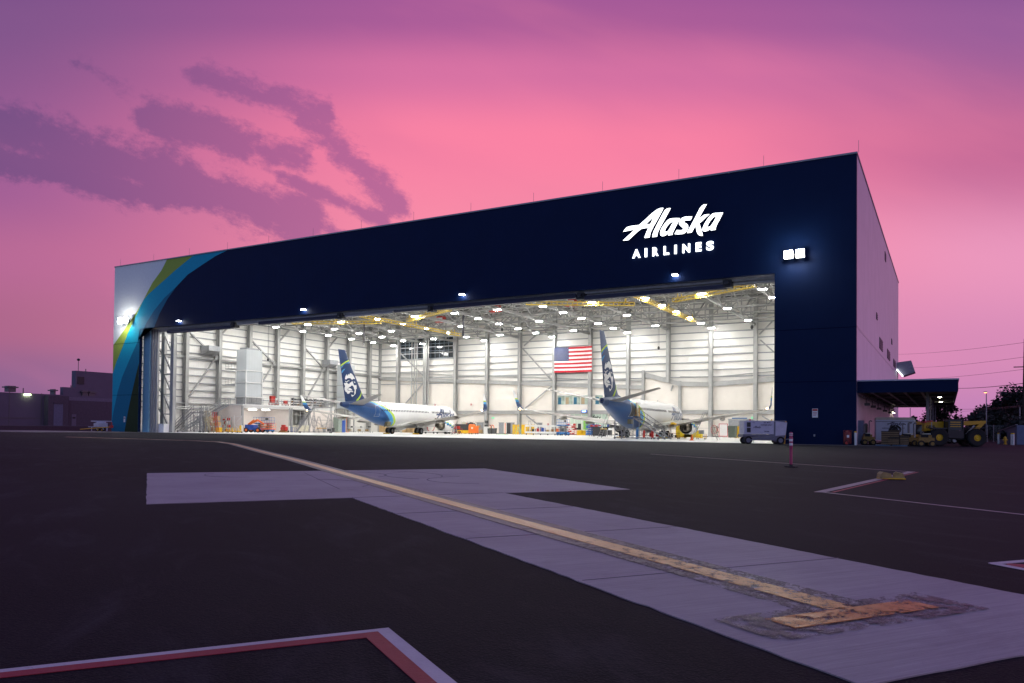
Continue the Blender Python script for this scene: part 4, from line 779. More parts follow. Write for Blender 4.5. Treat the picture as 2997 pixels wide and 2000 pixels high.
# ------------------------------------------------------------------ prop builders (all stand on their own floor point)
def T(name, label, cat, loc, rz=0, group=None): return thing(name, label, cat, loc, rz, group)
def gz_(x, y): return .006 if (-108.4 < x < -.4 and 0 < y < 64) else gh(x, y)
def here(px, y, off=0):
    p = at(px, 1250, y); return (p.x + off, y, gz_(p.x, y))
def caster(t, pts, r=.08, mat=None):
    for x, y in pts: MB().wheel((x, y, r), r, r * .8, (1, 0, 0), 0, 0, 10).build('caster', [mat or black], t)
def scissor_lift(label, loc, rz, col, L=2.4, Wd=1.15, deck=1.35, h=1.1, ext=0):
    t = T('scissor_lift', label, 'scissor lift', loc, rz)
    MB().box(-L / 2, L / 2, -Wd / 2, Wd / 2, .25, .62).box(-L / 2 - .1, -L / 2, -Wd * .3, Wd * .3, .3, .55).build('chassis', col, t)
    for x in (-L * .38, L * .38):
        for y in (-Wd / 2 + .02, Wd / 2 - .02): MB().wheel((x, y, .25), .25, .2, (0, 1, 0), 0, 1, 14).build('wheel', [black, col], t, smooth=True)
    a = MB()
    for y in (-Wd * .32, Wd * .32):
        n = max(2, int((deck - .62) / .3)); st = (deck - .66) / n
        for k in range(n): z = .64 + k * st; a.beam((-L * .42, y, z), (L * .42, y, z + st), .09, .09); a.beam((L * .42, y + .03, z), (-L * .42, y + .03, z + st), .09, .09)
    a.build('scissor_arms', steel_d, t)
    MB().box(-L / 2, L / 2 + ext, -Wd / 2, Wd / 2, deck, deck + .12).build('platform', col, t)
    r = MB(); x1 = L / 2 + ext - .03
    for y in (-Wd / 2 + .03, Wd / 2 - .03):
        for z in (.16, .6, h): r.tube((-L / 2 + .03, y, deck + z), (x1, y, deck + z), .028, 6)
        for k in range(6): x = -L / 2 + .03 + (x1 + L / 2 - .03) * k / 5; r.tube((x, y, deck + .1), (x, y, deck + h), .028, 6)
    for x in (-L / 2 + .03, x1):
        for z in (.6, h): r.tube((x, -Wd / 2 + .03, deck + z), (x, Wd / 2 - .03, deck + z), .028, 6)
    r.build('guard_rail', col, t); MB().box(L * .25, L * .42, -Wd / 2 - .08, -Wd / 2 + .08, deck + .7, deck + 1.0).build('control_box', dark, t); return t
def stepladder(label, loc, rz, h, mat, w=.9, spread=None, group=None):
    t = T('stepladder', label, 'ladder', loc, rz, group); sp = spread or h * .34; n = int(h / .3)
    for sg in (-1, 1):
        m = MB()
        for y in (-w / 2, w / 2): m.beam((sg * sp, y, .0), (sg * .12, y * .62, h), .09, .045)
        for k in range(1, n): u = k / n; m.box(sg * sp + (sg * .12 - sg * sp) * u - .05, sg * sp + (sg * .12 - sg * sp) * u + .05, -w / 2 * (1 - .38 * u), w / 2 * (1 - .38 * u), h * u - .015, h * u + .015)
        m.build('ladder_leg', mat, t)
    MB().box(-.28, .28, -w * .33, w * .33, h, h + .05).build('top_platform', mat, t)
    MB().tube((-sp * .6, w * .38, h * .42), (sp * .6, w * .38, h * .42), .015, 5).tube((-sp * .6, -w * .38, h * .42), (sp * .6, -w * .38, h * .42), .015, 5).build('spreader', mat, t); return t
def stair_stand(label, loc, rz, h, run, mat, w=1.0, plat=1.5, extra=True, rails=1.1, name='stair_stand'):
    """wheeled maintenance stairs: platform at +x end, flight going down towards -x"""
    t = T(name, label, 'stair stand', loc, rz); m = MB()
    for x in (0, plat):
        for y in (-w / 2, w / 2): m.beam((x, y, .15), (x, y, h), .085)
    for z in (.2, h * .5, h - .06):
        for y in (-w / 2, w / 2): m.beam((0, y, z), (plat, y, z), .05)
        for x in (0, plat): m.beam((x, -w / 2, z), (x, w / 2, z), .05)
    for y in (-w / 2, w / 2): m.beam((0, y, .2), (plat, y, h * .5), .04); m.beam((plat, y, h * .5), (0, y, h), .04); m.beam((0, y, h * .5), (plat, y, .2), .04)
    m.build('support_frame', mat, t)
    MB().box(-.05, plat + .05, -w / 2 - .03, w / 2 + .03, h, h + .06).build('platform', mat, t)
    s = MB(); n = int(h / .23)
    for y in (-w / 2, w / 2): s.beam((-run, y, .12), (0, y, h), .16, .05, up=(0, 1, 0))
    for k in range(n): u = (k + .5) / n; s.box(-run * (1 - u) - .13, -run * (1 - u) + .13, -w / 2, w / 2, h * u - .02, h * u + .02)
    s.build('stair_flight', mat, t)
    r = MB()
    for y in (-w / 2, w / 2):
        for z in (rails * .5, rails): r.tube((-run, y, z), (0, y, h + z), .034, 6).tube((0, y, h + z), (plat, y, h + z), .034, 6)
        for k in range(5): u = k / 4; r.tube((-run * (1 - u), y, h * u), (-run * (1 - u), y, h * u + rails), .032, 6)
        r.tube((plat, y, h), (plat, y, h + rails), .034, 6)
    r.tube((plat, -w / 2, h + rails), (plat, w / 2, h + rails), .034, 6); r.build('hand_rail', mat, t)
    b = MB(); b.beam((-run, -w / 2, .18), (plat, -w / 2, .18), .08).beam((-run, w / 2, .18), (plat, w / 2, .18), .08); b.build('base_rail', mat, t)
    for x in (-run * .8, plat):
        for y in (-w / 2 - .06, w / 2 + .06): MB().wheel((x, y, .15), .15, .08, (0, 1, 0), 0, 1, 12).build('wheel', [black, galv], t, smooth=True)
    return t
def cart(label, loc, rz, L, Wd, h, mat, shelf=2, name='work_cart', cat='cart', load=None, top=None, group=None):
    t = T(name, label, cat, loc, rz, group); m = MB()
    for x in (-L / 2 + .03, L / 2 - .03):
        for y in (-Wd / 2 + .03, Wd / 2 - .03): m.beam((x, y, .14), (x, y, h), .05)
    m.build('frame', mat, t)
    for k in range(shelf): z = .22 + (h - .22) * k / max(1, shelf - 1); MB().box(-L / 2, L / 2, -Wd / 2, Wd / 2, z - .03, z + .02).build('shelf', mat if k < shelf - 1 or top is None else top, t)
    m = MB().tube((-L / 2, -Wd / 2, h + .02), (-L / 2 - .12, -Wd / 2, h + .12), .015, 5).tube((-L / 2, Wd / 2, h + .02), (-L / 2 - .12, Wd / 2, h + .12), .015, 5).tube((-L / 2 - .12, -Wd / 2, h + .12), (-L / 2 - .12, Wd / 2, h + .12), .015, 5); m.build('handle', galv, t)
    caster(t, [(x, y) for x in (-L / 2 + .1, L / 2 - .1) for y in (-Wd / 2 + .08, Wd / 2 - .08)])
    if load:
        for k, (fx, w_, h_, mt) in enumerate(load): MB().box(fx * L - w_ / 2, fx * L + w_ / 2, -Wd * .3, Wd * .3, (h + .02) if k % 2 == 0 or shelf < 2 else .25, ((h + .02) if k % 2 == 0 or shelf < 2 else .25) + h_).build('load', mt, t)
    return t
def toolbox(label, loc, rz, L, Wd, h, mat, drawers=5, name='tool_cabinet', group=None, top=None):
    t = T(name, label, 'tool cabinet', loc, rz, group); MB().box(-L / 2, L / 2, -Wd / 2, Wd / 2, .14, h).build('body', mat, t)
    for k in range(drawers): z0 = .18 + (h - .22) * k / drawers; MB().box(-L / 2 + .03, L / 2 - .03, -Wd / 2 - .02, -Wd / 2, z0, z0 + (h - .22) / drawers - .03).build('drawer', mat, t)
    MB().box(-L / 2 - .01, L / 2 + .01, -Wd / 2 - .01, Wd / 2 + .01, h, h + .05).build('top', top or black, t); caster(t, [(x, y) for x in (-L / 2 + .1, L / 2 - .1) for y in (-Wd / 2 + .1, Wd / 2 - .1)]); return t
def bin_(label, loc, mat, w=.75, h=1.05, group=None, lid=None):
    t = T('wheelie_bin', label, 'bin', loc, 0, group); MB().hexa([(-w * .42, -w * .42, .06), (w * .42, -w * .42, .06), (w * .42, w * .42, .06), (-w * .42, w * .42, .06), (-w / 2, -w / 2, h), (w / 2, -w / 2, h), (w / 2, w / 2, h), (-w / 2, w / 2, h)]).build('tub', mat, t)
    MB().hexa([(-w * .54, -w * .54, h), (w * .54, -w * .54, h), (w * .54, w * .54, h), (-w * .54, w * .54, h), (-w * .5, -w * .5, h + .07), (w * .5, -w * .5, h + .07), (w * .5, w * .54, h + .14), (-w * .5, w * .54, h + .14)]).build('lid', lid or mat, t)
    for x in (-w * .35, w * .35): MB().wheel((x, w * .42, .1), .1, .06, (1, 0, 0), 0, 0, 10).build('wheel', [black], t)
    return t
def rack(label, loc, rz, L, Wd, h, n, mat, goods, name='storage_rack', nb=8, cat='rack', group=None):
    t = T(name, label, cat, loc, rz, group); m = MB(); k_ = max(2, int(L / 1.3) + 1)
    for i in range(k_):
        for y in (-Wd / 2, Wd / 2): x = -L / 2 + L * i / (k_ - 1); m.box(x - .03, x + .03, y - .03, y + .03, 0, h)
    m.build('upright', mat, t)
    for k in range(n):
        z = .15 + (h - .2) * k / n; MB().box(-L / 2, L / 2, -Wd / 2, Wd / 2, z, z + .05).build('shelf', mat, t)
        rnd = random.Random(int(abs(loc[0]) * 7 + k)); x = -L / 2 + .05
        while x < L / 2 - .25:
            w_ = .2 + rnd.random() * (L / nb); w_ = min(w_, L / 2 - x - .03)
            if rnd.random() < .82: MB().box(x, x + w_ - .04, -Wd * .42, Wd * .4, z + .05, z + .05 + (h - .2) / n * (.35 + .5 * rnd.random())).build('stored_box', rnd.choice(goods), t)
            x += w_
    return t
def crate(label, loc, rz, sx, sy, sz, mat, name='crate', cat='crate', slat=None, group=None):
    t = T(name, label, cat, loc, rz, group); MB().box(-sx / 2, sx / 2, -sy / 2, sy / 2, .1, sz).build('box', mat, t); m = MB()
    for x in (-sx / 2 + .06, 0, sx / 2 - .06): m.box(x - .05, x + .05, -sy / 2, sy / 2, 0, .1)
    m.build('skid', slat or wood, t); m = MB()
    for z in (.2, sz - .1): m.box(-sx / 2 - .02, sx / 2 + .02, -sy / 2 - .02, -sy / 2, z - .05, z + .05)
    for x in (-sx / 2 + .05, sx / 2 - .05): m.box(x - .05, x + .05, -sy / 2 - .02, -sy / 2, .25, sz - .15)
    m.build('batten', slat or mat, t); MB().box(-sx / 2 - .01, sx / 2 + .01, -sy / 2 - .01, sy / 2 + .01, sz, sz + .03).build('lid', mat, t); return t
def hose(label, loc, mat, r=.42):
    t = T('hose_reel', label, 'hose', loc); m = MB(); pts = [(r * cos(2 * pi * i / 22), 0, 1.35 + 1.25 * r * sin(2 * pi * i / 22)) for i in range(23)]
    for k in range(3): m.pipe([(x * (1 - .05 * k), -.06 * k - .1, z) for x, _, z in pts], .035, 6)
    m.build('coil', mat, t); MB().box(-.08, .08, -.14, .1, 1.6, 1.85).build('wall_hook', galv, t); return t
def boom_lift(label, loc, rz):
    t = T('boom_lift', label, 'boom lift', loc, rz); MB().box(-1.5, 1.5, -.9, .9, .45, .8).box(-1.4, .2, -.8, .8, .8, 1.35).build('chassis', royal, t)
    for x in (-1.1, 1.1):
        for y in (-.85, .85): MB().wheel((x, y, .42), .42, .32, (0, 1, 0), 0, 1, 18).build('wheel', [black, orange], t, smooth=True)
    MB().beam((-1.2, 0, 1.3), (.6, 0, 2.2), .3, .3).beam((.6, 0, 2.2), (2.2, 0, 1.2), .22, .24).beam((-1.2, 0, 1.45), (-.1, 0, 2.2), .18, .18).build('boom', orange, t)
    MB().box(1.6, 3.6, -.8, .8, .55, .7).build('basket_floor', orange, t); r = MB()
    for z in (1.1, 1.65):
        for y in (-.8, .8): r.tube((1.6, y, z), (3.6, y, z), .03, 6)
        for x in (1.6, 3.6): r.tube((x, -.8, z), (x, .8, z), .03, 6)
    for x in (1.6, 2.1, 2.6, 3.1, 3.6):
        for y in (-.8, .8): r.tube((x, y, .6), (x, y, 1.65), .03, 6)
    r.build('basket_rail', orange, t); MB().box(2.2, 2.6, -.85, -.7, 1.15, 1.5).build('control_box', cream, t); return t

# ------------------------------------------------------------------ mezzanine and lift tower by the left wall
MZ = T('mezzanine', 'white walled mezzanine with grey railings standing along the left hangar wall', 'mezzanine', (-100.5, 16.9, .006))
bay_w = M('bay_wall', (.80, .73, .69), .6, var=.03)
MB().box(-6.2, 0, 0, .15, 0, 4.75).build('front_wall', bay_w, MZ); MB().box(-7.7, .15, -.15, 23.3, 4.75, 4.98).build('deck', white, MZ); MB().box(-7.6, -.0, .2, 23.2, 4.35, 4.75).build('deck_beam', white, MZ)
MB().box(-6.3, -6.1, .15, 11.0, 0, 4.35).build('bay_back_wall', bay_w, MZ); MB().box(-6.1, 0, 10.85, 11.0, 0, 4.35).build('bay_side_wall', bay_w, MZ); MB().box(-.12, .06, 11.9, 16.2, 0, 1.35).build('low_wall', cream, MZ); MB().box(-.12, .06, 16.2, 23.2, 0, 4.35).build('side_wall', bay_w, MZ)
MB().box(-6, -5.8, 11.2, 16.2, 0, 4.3).build('store_back_wall', M('store_grey', (.22, .24, .23), .6), MZ)
for y in (0, 11.0, 11.6, 16.2, 23.2): MB().box(-.18, .12, y - .14, y + .14, 0, 4.6).build('post', steel, MZ)
w = MB()
for k in range(5): w.tube((0, 11.7 + k * 1.1, 1.35), (0, 11.7 + k * 1.1, 4.3), .03, 5)
for z in (2.2, 3.3): w.tube((0, 11.6, z), (0, 16.2, z), .03, 5)
w.build('window_bars', white, MZ)
for k in range(3): MB().box(-3.6, -3.3, 1.2 + 3.2 * k, 2.9 + 3.2 * k, 4.1, 4.18).build('tube_light', tube_m, MZ)
r = MB()
for y in [i * 1.5 for i in range(16)]: r.box(.05, .1, y - .03, y + .03, 4.98, 6.1)
for z in (5.35, 5.7, 6.08): r.box(.05, .1, 0, 23.2, z - .025, z + .025).box(-6.0, .05, -.1, -.05, z - .025, z + .025)
for x in [-6 + i * 1.5 for i in range(4)]: r.box(x - .03, x + .03, -.1, -.05, 4.98, 6.1)
r.build('railing', galv, MZ)
s = MB(); n = 22                                                                        # the long flight down to the floor
for x in (-4.6, -3.4): s.beam((x, -9.6, .1), (x, -.2, 4.85), .3, .06, up=(1, 0, 0))
for k in range(n): u = (k + .5) / n; s.box(-4.6, -3.4, -9.6 + 9.4 * u - .15, -9.6 + 9.4 * u + .15, .1 + 4.75 * u - .02, .1 + 4.75 * u + .02)
for x in (-4.6, -3.4):
    for z in (.55, 1.1): s.tube((x, -9.6, z), (x, -.2, 4.85 + z), .03, 6)
    for k in range(6): u = k / 5; s.tube((x, -9.6 + 9.4 * u, 4.75 * u), (x, -9.6 + 9.4 * u, 4.75 * u + 1.1), .025, 5)
s.build('staircase', galv, MZ)
TW = T('lift_tower', 'tall pale grey boxed shaft standing on the mezzanine', 'shaft', (-100.5, 17.55, 4.99)); shm = ribbed('shaft_panel', (.50, .53, .55), 1, .6, .5, 0, .2, .02)
MB().box(-2.6, -.1, .05, 3.65, 1.4, 9.75).build('panel_shaft', shm, TW); MB().box(-2.2, -.5, .4, 3.3, 9.75, 10.1).build('cap', galv, TW)
fr = MB()
for x in (-2.65, -.05):
    for y in (0, 3.7): fr.box(x - .08, x + .08, y - .08, y + .08, 0, 6.0)
for z in (1.3, 3.9, 6.0): fr.box(-2.75, .05, -.08, .05, z - .08, z + .08).box(-.08, .06, 0, 3.7, z - .08, z + .08)
fr.build('frame', white, TW); MB().box(-2.5, -.14, .1, 3.6, .0, 1.4).build('lower_panel', galv, TW)
for k in range(3): MB().box(-.1, -.02, .25 + k * 1.12, 1.2 + k * 1.12, .25, 1.25).build('filter_grille', M('grille_grey', (.30, .30, .30), .6), TW)
pl = MB()
for z in (3.5, 6.3): pl.box(-5.2, -2.8, -.2, 1.4, z, z + .1); [pl.tube((-5.2 + .8 * k, -.2, z), (-5.2 + .8 * k, -.2, z + 1.0), .02, 5) for k in range(4)]; pl.tube((-5.2, -.2, z + 1.0), (-2.8, -.2, z + 1.0), .02, 5).tube((-5.2, -.2, z + .5), (-2.8, -.2, z + .5), .02, 5)
pl.build('access_balcony', galv, TW)
T2 = T('lift_tower', 'second pale grey shaft, half hidden behind the left airliner tail', 'shaft', (-104.2, 47.6, 0.006)); MB().box(-2.6, 0, 0, 2.6, 5, 14.4).build('panel_shaft', shm, T2); f2 = MB()
for x in (-2.6, 0):
    for y in (0, 2.6): f2.box(x - .1, x + .1, y - .1, y + .1, 0, 10)
for z in (5, 7.5, 10): f2.box(-2.7, .1, -.1, .02, z - .07, z + .07).box(-.05, .08, 0, 2.6, z - .07, z + .07)
f2.build('frame', steel, T2)
for (px, y, z, lb) in ((665, 14.0, 14.4, 'silver air duct elbow high on the left wall beside the tall shaft'), (980, 44.5, 14.4, 'silver air duct elbow high on the left wall behind the left airliner tail')):
    t = T('air_duct', lb, 'air duct', (XL + .3, y, z)); MB().box(0, 2.2, 0, 2.4, 0, .9).build('duct_box', galv, t); MB().hexa([(0, 0, -.7), (1.4, 0, -.5), (1.4, 2.4, -.5), (0, 2.4, -.7), (0, 0, 0), (2.2, 0, 0), (2.2, 2.4, 0), (0, 2.4, 0)]).build('hood', alu, t)
cart('red fire pump unit standing on the mezzanine deck right of the shaft', (-101.6, 25.0, 4.99), pi / 2, 1.6, .9, .5, red, 1, name='pump_unit', cat='pump', load=[(-.2, 1.0, 1.2, red), (.25, .6, .8, white), (.4, .4, .5, red)])
cart('small red machine on the mezzanine deck near the railing', (-101.2, 27.6, 4.99), pi / 2, 1.0, .7, .35, red, 1, name='pump_unit', cat='pump', load=[(0, .8, .6, red)])
crate('tall brown wooden crate on the mezzanine at the head of the stairs', (-103.3, 18.6, 4.99), 0, 1.1, 1.0, 2.2, brown)
for k, y in enumerate((31.5, 34.5, 37.5)): rack(('rack of dark boxes on the mezzanine, nearest the shaft', 'rack of dark boxes in the middle of the mezzanine', 'rack of dark boxes at the far end of the mezzanine')[k], (-102.3, y, 4.99), pi / 2, 2.4, .7, 1.7, 3, galv, [dark, brown, steel_d, dark], group='racks on the mezzanine')
# left bay contents
boom_lift('orange boom lift with its basket lowered, parked in the left bay', here(745, 17.5), .35)
scissor_lift('long blue scissor lift parked in the left bay behind the orange boom lift', here(772, 20.5), .25, blue, 3.4, 1.6, 1.55, 1.15)
t = T('compressor', 'red wheeled compressor at the right end of the left bay', 'compressor', here(832, 25.0)); MB().lathe([(0, -.7), (.38, -.6), (.42, 0), (.38, .6), (0, .7)], (0, 0, .7), (1, 0, 0), 14).box(-.5, .1, -.25, .25, 1.05, 1.4).build('tank', red, t, smooth=True); MB().prism([[(-1.3, 0), (.9, 0), (.4, .35), (-.7, .4)]], (0, -.3, 0), (1, 0, 0), (0, 0, 1), (0, .6, 0)).build('skid', brown, t); caster(t, [(-.6, .4), (.6, .4)], .2)
t = T('bollard', 'white bollard before the left bay corner post', 'bollard', here(709, 15.6)); MB().lathe([(0, 0), (.13, 0), (.13, 1.15), (.09, 1.22), (0, 1.24)], (0, 0, 0), n=14).build('post', white, t, smooth=True); MB().lathe([(.15, 0), (.15, .03), (0, .03)], (0, 0, 0), n=14).build('base_plate', galv, t)
t = T('bollard', 'white bollard at the right end of the left bay', 'bollard', here(847, 26.6)); MB().lathe([(0, 0), (.13, 0), (.13, 1.15), (.09, 1.22), (0, 1.24)], (0, 0, 0), n=14).build('post', white, t, smooth=True); MB().lathe([(.15, 0), (.15, .03), (0, .03)], (0, 0, 0), n=14).build('base_plate', galv, t)
# before the left bay: stands, ladders, dollies
stair_stand('large aluminium stair stand nearest the left door jamb', here(562, 6.5), .5, 3.3, 3.3, alu, 1.0, 1.6)
stair_stand('steep aluminium stair stand beside the long mezzanine stairs', here(596, 8.5), pi - .45, 3.4, 2.6, alu, .9, 1.0)
stair_stand('narrow stair stand with ochre steps before the mezzanine', here(608, 7.5), pi - .3, 2.4, 1.7, M('ochre_alu', (.42, .36, .24), .4, .4), .7, .7)
stair_stand('low aluminium work stand leaning among the stair stands', here(585, 10.5), pi - .3, 2.6, 2.4, galv, .9, 1.2)
stepladder('tall red stepladder before the white mezzanine wall', here(627, 8.5), .3, 3.3, red, .8, .7)
rack('long shelf of timber and cartons left of the mezzanine wall', here(622, 12.8), .1, 3.2, .9, 2.9, 3, galv, [wood, card, white, wood])
crate('yellow equipment box on the floor behind the red stepladder', here(641, 11.0), 0, .8, .7, .8, yellow)
for px, y, lb in ((672, 11.0, 'yellow tail jack dolly before the white mezzanine wall'), (688, 9.0, 'low yellow towing dolly next to the tail jack dolly')):
    t = T('jack_dolly', lb, 'jack', here(px, y), .1); MB().box(-1.0, 1.0, -.4, .4, .16, .28).box(-1.4, -1.0, -.06, .06, .16, .26).build('base', yellow, t); m = MB()
    for x in (-.7, 0, .7): m.lathe([(.13, 0), (.07, .3), (.03, .55), (0, .55)], (x * .9, 0, .28), n=10)
    m.build('jack_ram', yellow, t, smooth=True); caster(t, [(x, y_) for x in (-1, 1) for y_ in (-.45, .45)], .12)
rack('grey pipe rack with a blue cover against the white mezzanine wall', here(664, 15.6), 0, 1.6, .7, 2.7, 4, galv, [blue, white, red, cream])
t = T('scaffold_frame', 'white scaffold frame standing at the left bay corner', 'scaffold', here(696, 12.5)); MB().tube((-.9, 0, 0), (-.9, 0, 2.9), .03, 6).tube((.9, 0, 0), (.9, 0, 2.9), .03, 6).tube((-.9, 0, 2.7), (.9, 0, 2.7), .025, 6).tube((-.9, 0, 1.4), (.9, 0, 1.4), .025, 6).build('frame', white, t); MB().tube((-.9, 0, 1.4), (.9, 0, 2.7), .032, 6).tube((-.9, 0, 1.4), (.9, 0, .1), .032, 6).build('cross_brace', white, t)
t = T('safety_post', 'yellow rounded guard post beside the left bay column', 'guard post', here(704, 13.5)); MB().lathe([(0, 0), (.2, 0), (.22, .5), (.2, 1.1), (0, 1.3)], (0, 0, 0), n=12).build('post', yellow, t, smooth=True); MB().lathe([(.26, 0), (.26, .06), (0, .06)], (0, 0, 0), n=12).build('base', black, t)
t = T('tow_bar', 'bent yellow bar standing behind the left door jamb', 'tow bar', here(443, 2.2)); MB().pipe([(0, 0, .1), (.15, 0, 1.2), (-.2, 0, 1.9)], .06, 8).pipe([(.4, 0, .1), (.25, 0, 1.2), (.5, 0, 1.8)], .06, 8).build('bar', yellow, t); MB().box(-.2, .7, -.2, .2, 0, .12).build('foot', black, t)
for px, y, h_, lb in ((905, 27.5, 3.4, 'wide aluminium stepladder before the barred store window'), (918, 30, 3.1, 'second aluminium stepladder in the row before the store window'), (933, 33, 3.0, 'third aluminium stepladder near the mezzanine end post'), (965, 37, 3.9, 'tallest aluminium ladder against the white wall left of the tail')): stepladder(lb, here(px, y), .6, h_, alu, 1.0, 1.0, group='aluminium ladders along the left side')
stair_stand('high aluminium tail dock stand before the store window', here(918, 24.5), .9, 4.6, 3.0, alu, 1.6, 3.0)
t = T('roller_conveyor', 'orange roller conveyor lying behind the aluminium ladders', 'conveyor', here(930, 35.5)); MB().box(-2.0, 2.0, -.4, .4, .75, .9).build('bed', yellow_eq, t); MB().box(-1.8, -1.7, -.35, .35, 0, .75).box(1.7, 1.8, -.35, .35, 0, .75).build('leg', galv, t)
cart('blue handled floor sweeper trolley by the low store wall', here(859, 27.8), .3, .8, .6, .9, royal, 2)
crate('white and black floor machine before the tail ladder', here(968, 35), 0, 1.3, .8, .9, dark, name='floor_machine', cat='floor machine', slat=white)
crate('tall grey green equipment cover left of the tail', here(988, 39), 0, 1.4, 1.0, 3.0, M('grey_green', (.25, .30, .26), .7), name='covered_rack', cat='covered rack')
crate('tall blue locker left of the left airliner tail', here(1001, 40.5), 0, .9, .8, 2.4, royal, name='locker', cat='locker', slat=royal)
for px, lb in ((1020, 'white workbench cluttered with small parts left of the tail'), (1048, 'white workbench under the tail of the left airliner'), (1070, 'long white bench right of the cluttered workbench')): cart(lb, here(px, 50), 0, 3.4, .9, 1.0, white, 2, name='workbench', cat='workbench', load=[(-.3, .4, .35, white), (.1, .5, .4, card), (.3, .3, .3, dark)], group='white workbenches below the left tail')
t = T('gas_post', 'orange hoist frame standing by the white workbenches', 'hoist', here(1014, 48)); MB().tube((0, 0, 0), (0, 0, 3.2), .04, 6).tube((0, 0, 3.2), (1.3, 0, 3.1), .04, 6).build('mast', orange, t); MB().box(-.5, .5, -.3, .3, 0, .1).build('foot', orange, t)
crate('orange cabinet against the wall left of the double door', here(1020, 62.6), 0, .8, .5, 2.0, yellow_eq, name='wall_cabinet', cat='cabinet', slat=yellow_eq)
for px, y, sx, sz, lb in ((1122, 60, 1.6, 1.5, 'stack of brown boxes left of the left landing gear'), (1140, 61, 1.4, 1.1, 'low brown crate beside the double door')): crate(lb, here(px, y), 0, sx, .9, sz, card)
# under and behind the left airliner
for px, sx, sz, lb in ((1190, 1.5, 1.3, 'plywood crate behind the left airliner, leftmost'), (1202, 1.8, 2.1, 'tall plywood crate behind the left airliner belly'), (1215, 1.8, 2.0, 'plywood crate right of the tallest one behind the left airliner')): crate(lb, here(px, 60), 0, sx, 1.2, sz, wood, group='plywood crates behind the left airliner')
t = T('engine_stand', 'white wheeled engine stand under the left airliner wing', 'engine stand', here(1275, 44), .1); MB().box(-3.0, 3.0, -.8, .8, .35, .5).build('base', white, t); MB().beam((-1.4, 0, .5), (-.4, 0, 2.2), .14).beam((.8, 0, .5), (-.2, 0, 2.2), .14).beam((1.8, 0, .5), (1.2, 0, 1.8), .12).build('cradle', white, t); MB().lathe([(.75, -.1), (.85, 0), (.75, .1)], (-.9, -.3, 1.2), (0, 1, 0), 20).build('ring', red, t, smooth=True); caster(t, [(x, y_) for x in (-2.6, 0, 2.6) for y_ in (-.7, .7)], .22)
toolbox('long dark workbench with drawers right of the left airliner nose', here(1362, 56), 0, 4.6, .9, 1.9, dark, 4, name='parts_cabinet'); rack('rack of parts on top of and behind the dark workbench', here(1372, 60), 0, 3.0, .8, 2.6, 3, galv, [dark, red, cream, steel_d]); crate('low yellow pallet box before the dark workbench', here(1362, 52), 0, 3.2, .9, .7, yellow)
t = T('tool_box', 'bright orange wheeled tool box right of the left airliner nose', 'tool box', here(1386, 45)); MB().box(-.82, .82, -.5, .5, .25, 1.55).hexa([(-.8, -.5, 1.55), (.2, -.5, 1.55), (.2, .5, 1.55), (-.8, .5, 1.55), (-.7, -.4, 1.9), (0, -.4, 1.85), (0, .4, 1.85), (-.7, .4, 1.9)]).build('body', orange, t); MB().box(-.2, .2, -.52, -.5, 1.0, 1.35).build('label_plate', cream, t); caster(t, [(-.7, -.4), (.7, -.4), (-.7, .4), (.7, .4)], .13)
stepladder('small grey stepladder beside the engine of the left airliner', here(1331, 34), .4, 1.7, alu, .6)
cart('red wheeled cart behind the engine of the left airliner', here(1338, 46), 0, 1.8, .9, 1.0, red, 2, load=[(0, 1.0, .5, red), (.3, .3, .3, dark)])
cart('wire mesh trolley with cartons before the grey door', here(1404, 55), 0, 1.4, .8, 1.2, card, 2, load=[(-.2, .6, .5, card), (.2, .6, .6, card)])
t = T('drill_press', 'white pedestal machine beside the column right of the grey door', 'machine', here(1424, 55)); MB().box(-.45, .45, -.4, .4, 0, 1.5).build('cabinet', white, t); MB().box(-.3, .15, -.35, .3, 1.5, 1.85).box(-.2, .2, -.3, .3, 2.15, 2.7).build('head', dark, t); MB().box(-.05, .1, -.05, .1, 1.85, 2.15).build('column', alu, t)
for px, lb in ((1434, 'dark grey wheelie bin under the hanging hoses'), (1447, 'second dark grey wheelie bin beside the hanging hoses')): bin_(lb, here(px, 55), M('bin_grey', (.06, .065, .07), .6), .75, 1.05, group='dark grey bins by the hoses')
hose('brown hose coil hanging on the column above the grey bins', here(1435, 62.4), M('hose_brown', (.25, .08, .04), .6)); hose('lighter orange hose coil hanging above the second grey bin', here(1442, 62.4), orange)
t = T('delineator_post', 'thin orange post standing on the hangar floor before the open door', 'delineator', here(1478.5, 52)); MB().tube((0, 0, .05), (0, 0, 2.2), .07, 8).build('post', orange, t); MB().lathe([(.35, 0), (.3, .06), (0, .06)], (0, 0, 0), n=12).build('base', lgreen, t)
t = T('floor_hose', 'green hose lying on the floor by the thin orange post', 'hose', here(1471, 50)); MB().pipe([(-1.4, 0, .03), (-.6, .2, .03), (.4, -.1, .03), (1.2, .15, .03)], .035, 6).build('hose', lgreen, t); MB().lathe([(.06, 0), (.05, .1), (0, .1)], (-1.4, 0, 0), n=8).build('nozzle', galv, t)
for px, h_, y, mt, lb, sx_ in ((1510, 1.95, 58, yellow, 'tall yellow locker left of the middle column', 1.15), (1538, 1.95, 58, yellow, 'tall yellow locker right of the middle column', 1.5), (1559, 1.95, 58, yellow, 'yellow locker at the right end of the yellow row', .5)): crate(lb, here(px, y), 0, sx_, .7, h_, mt, name='locker', cat='locker', slat=mt, group='yellow lockers by the middle column')
for px, h_, y, mt, lb in ((1512, 1.9, 54, alu, 'aluminium stepladder before the left yellow locker'), (1518, 1.4, 52, lgreen, 'small light green step stand before the yellow lockers'), (1550, 2.6, 52, alu, 'aluminium stepladder before the right yellow lockers'), (1560, 2.9, 54, alu, 'aluminium stepladder at the left end of the white cage trolley')): stepladder(lb, here(px, y), .5, h_, mt, .8, .6)
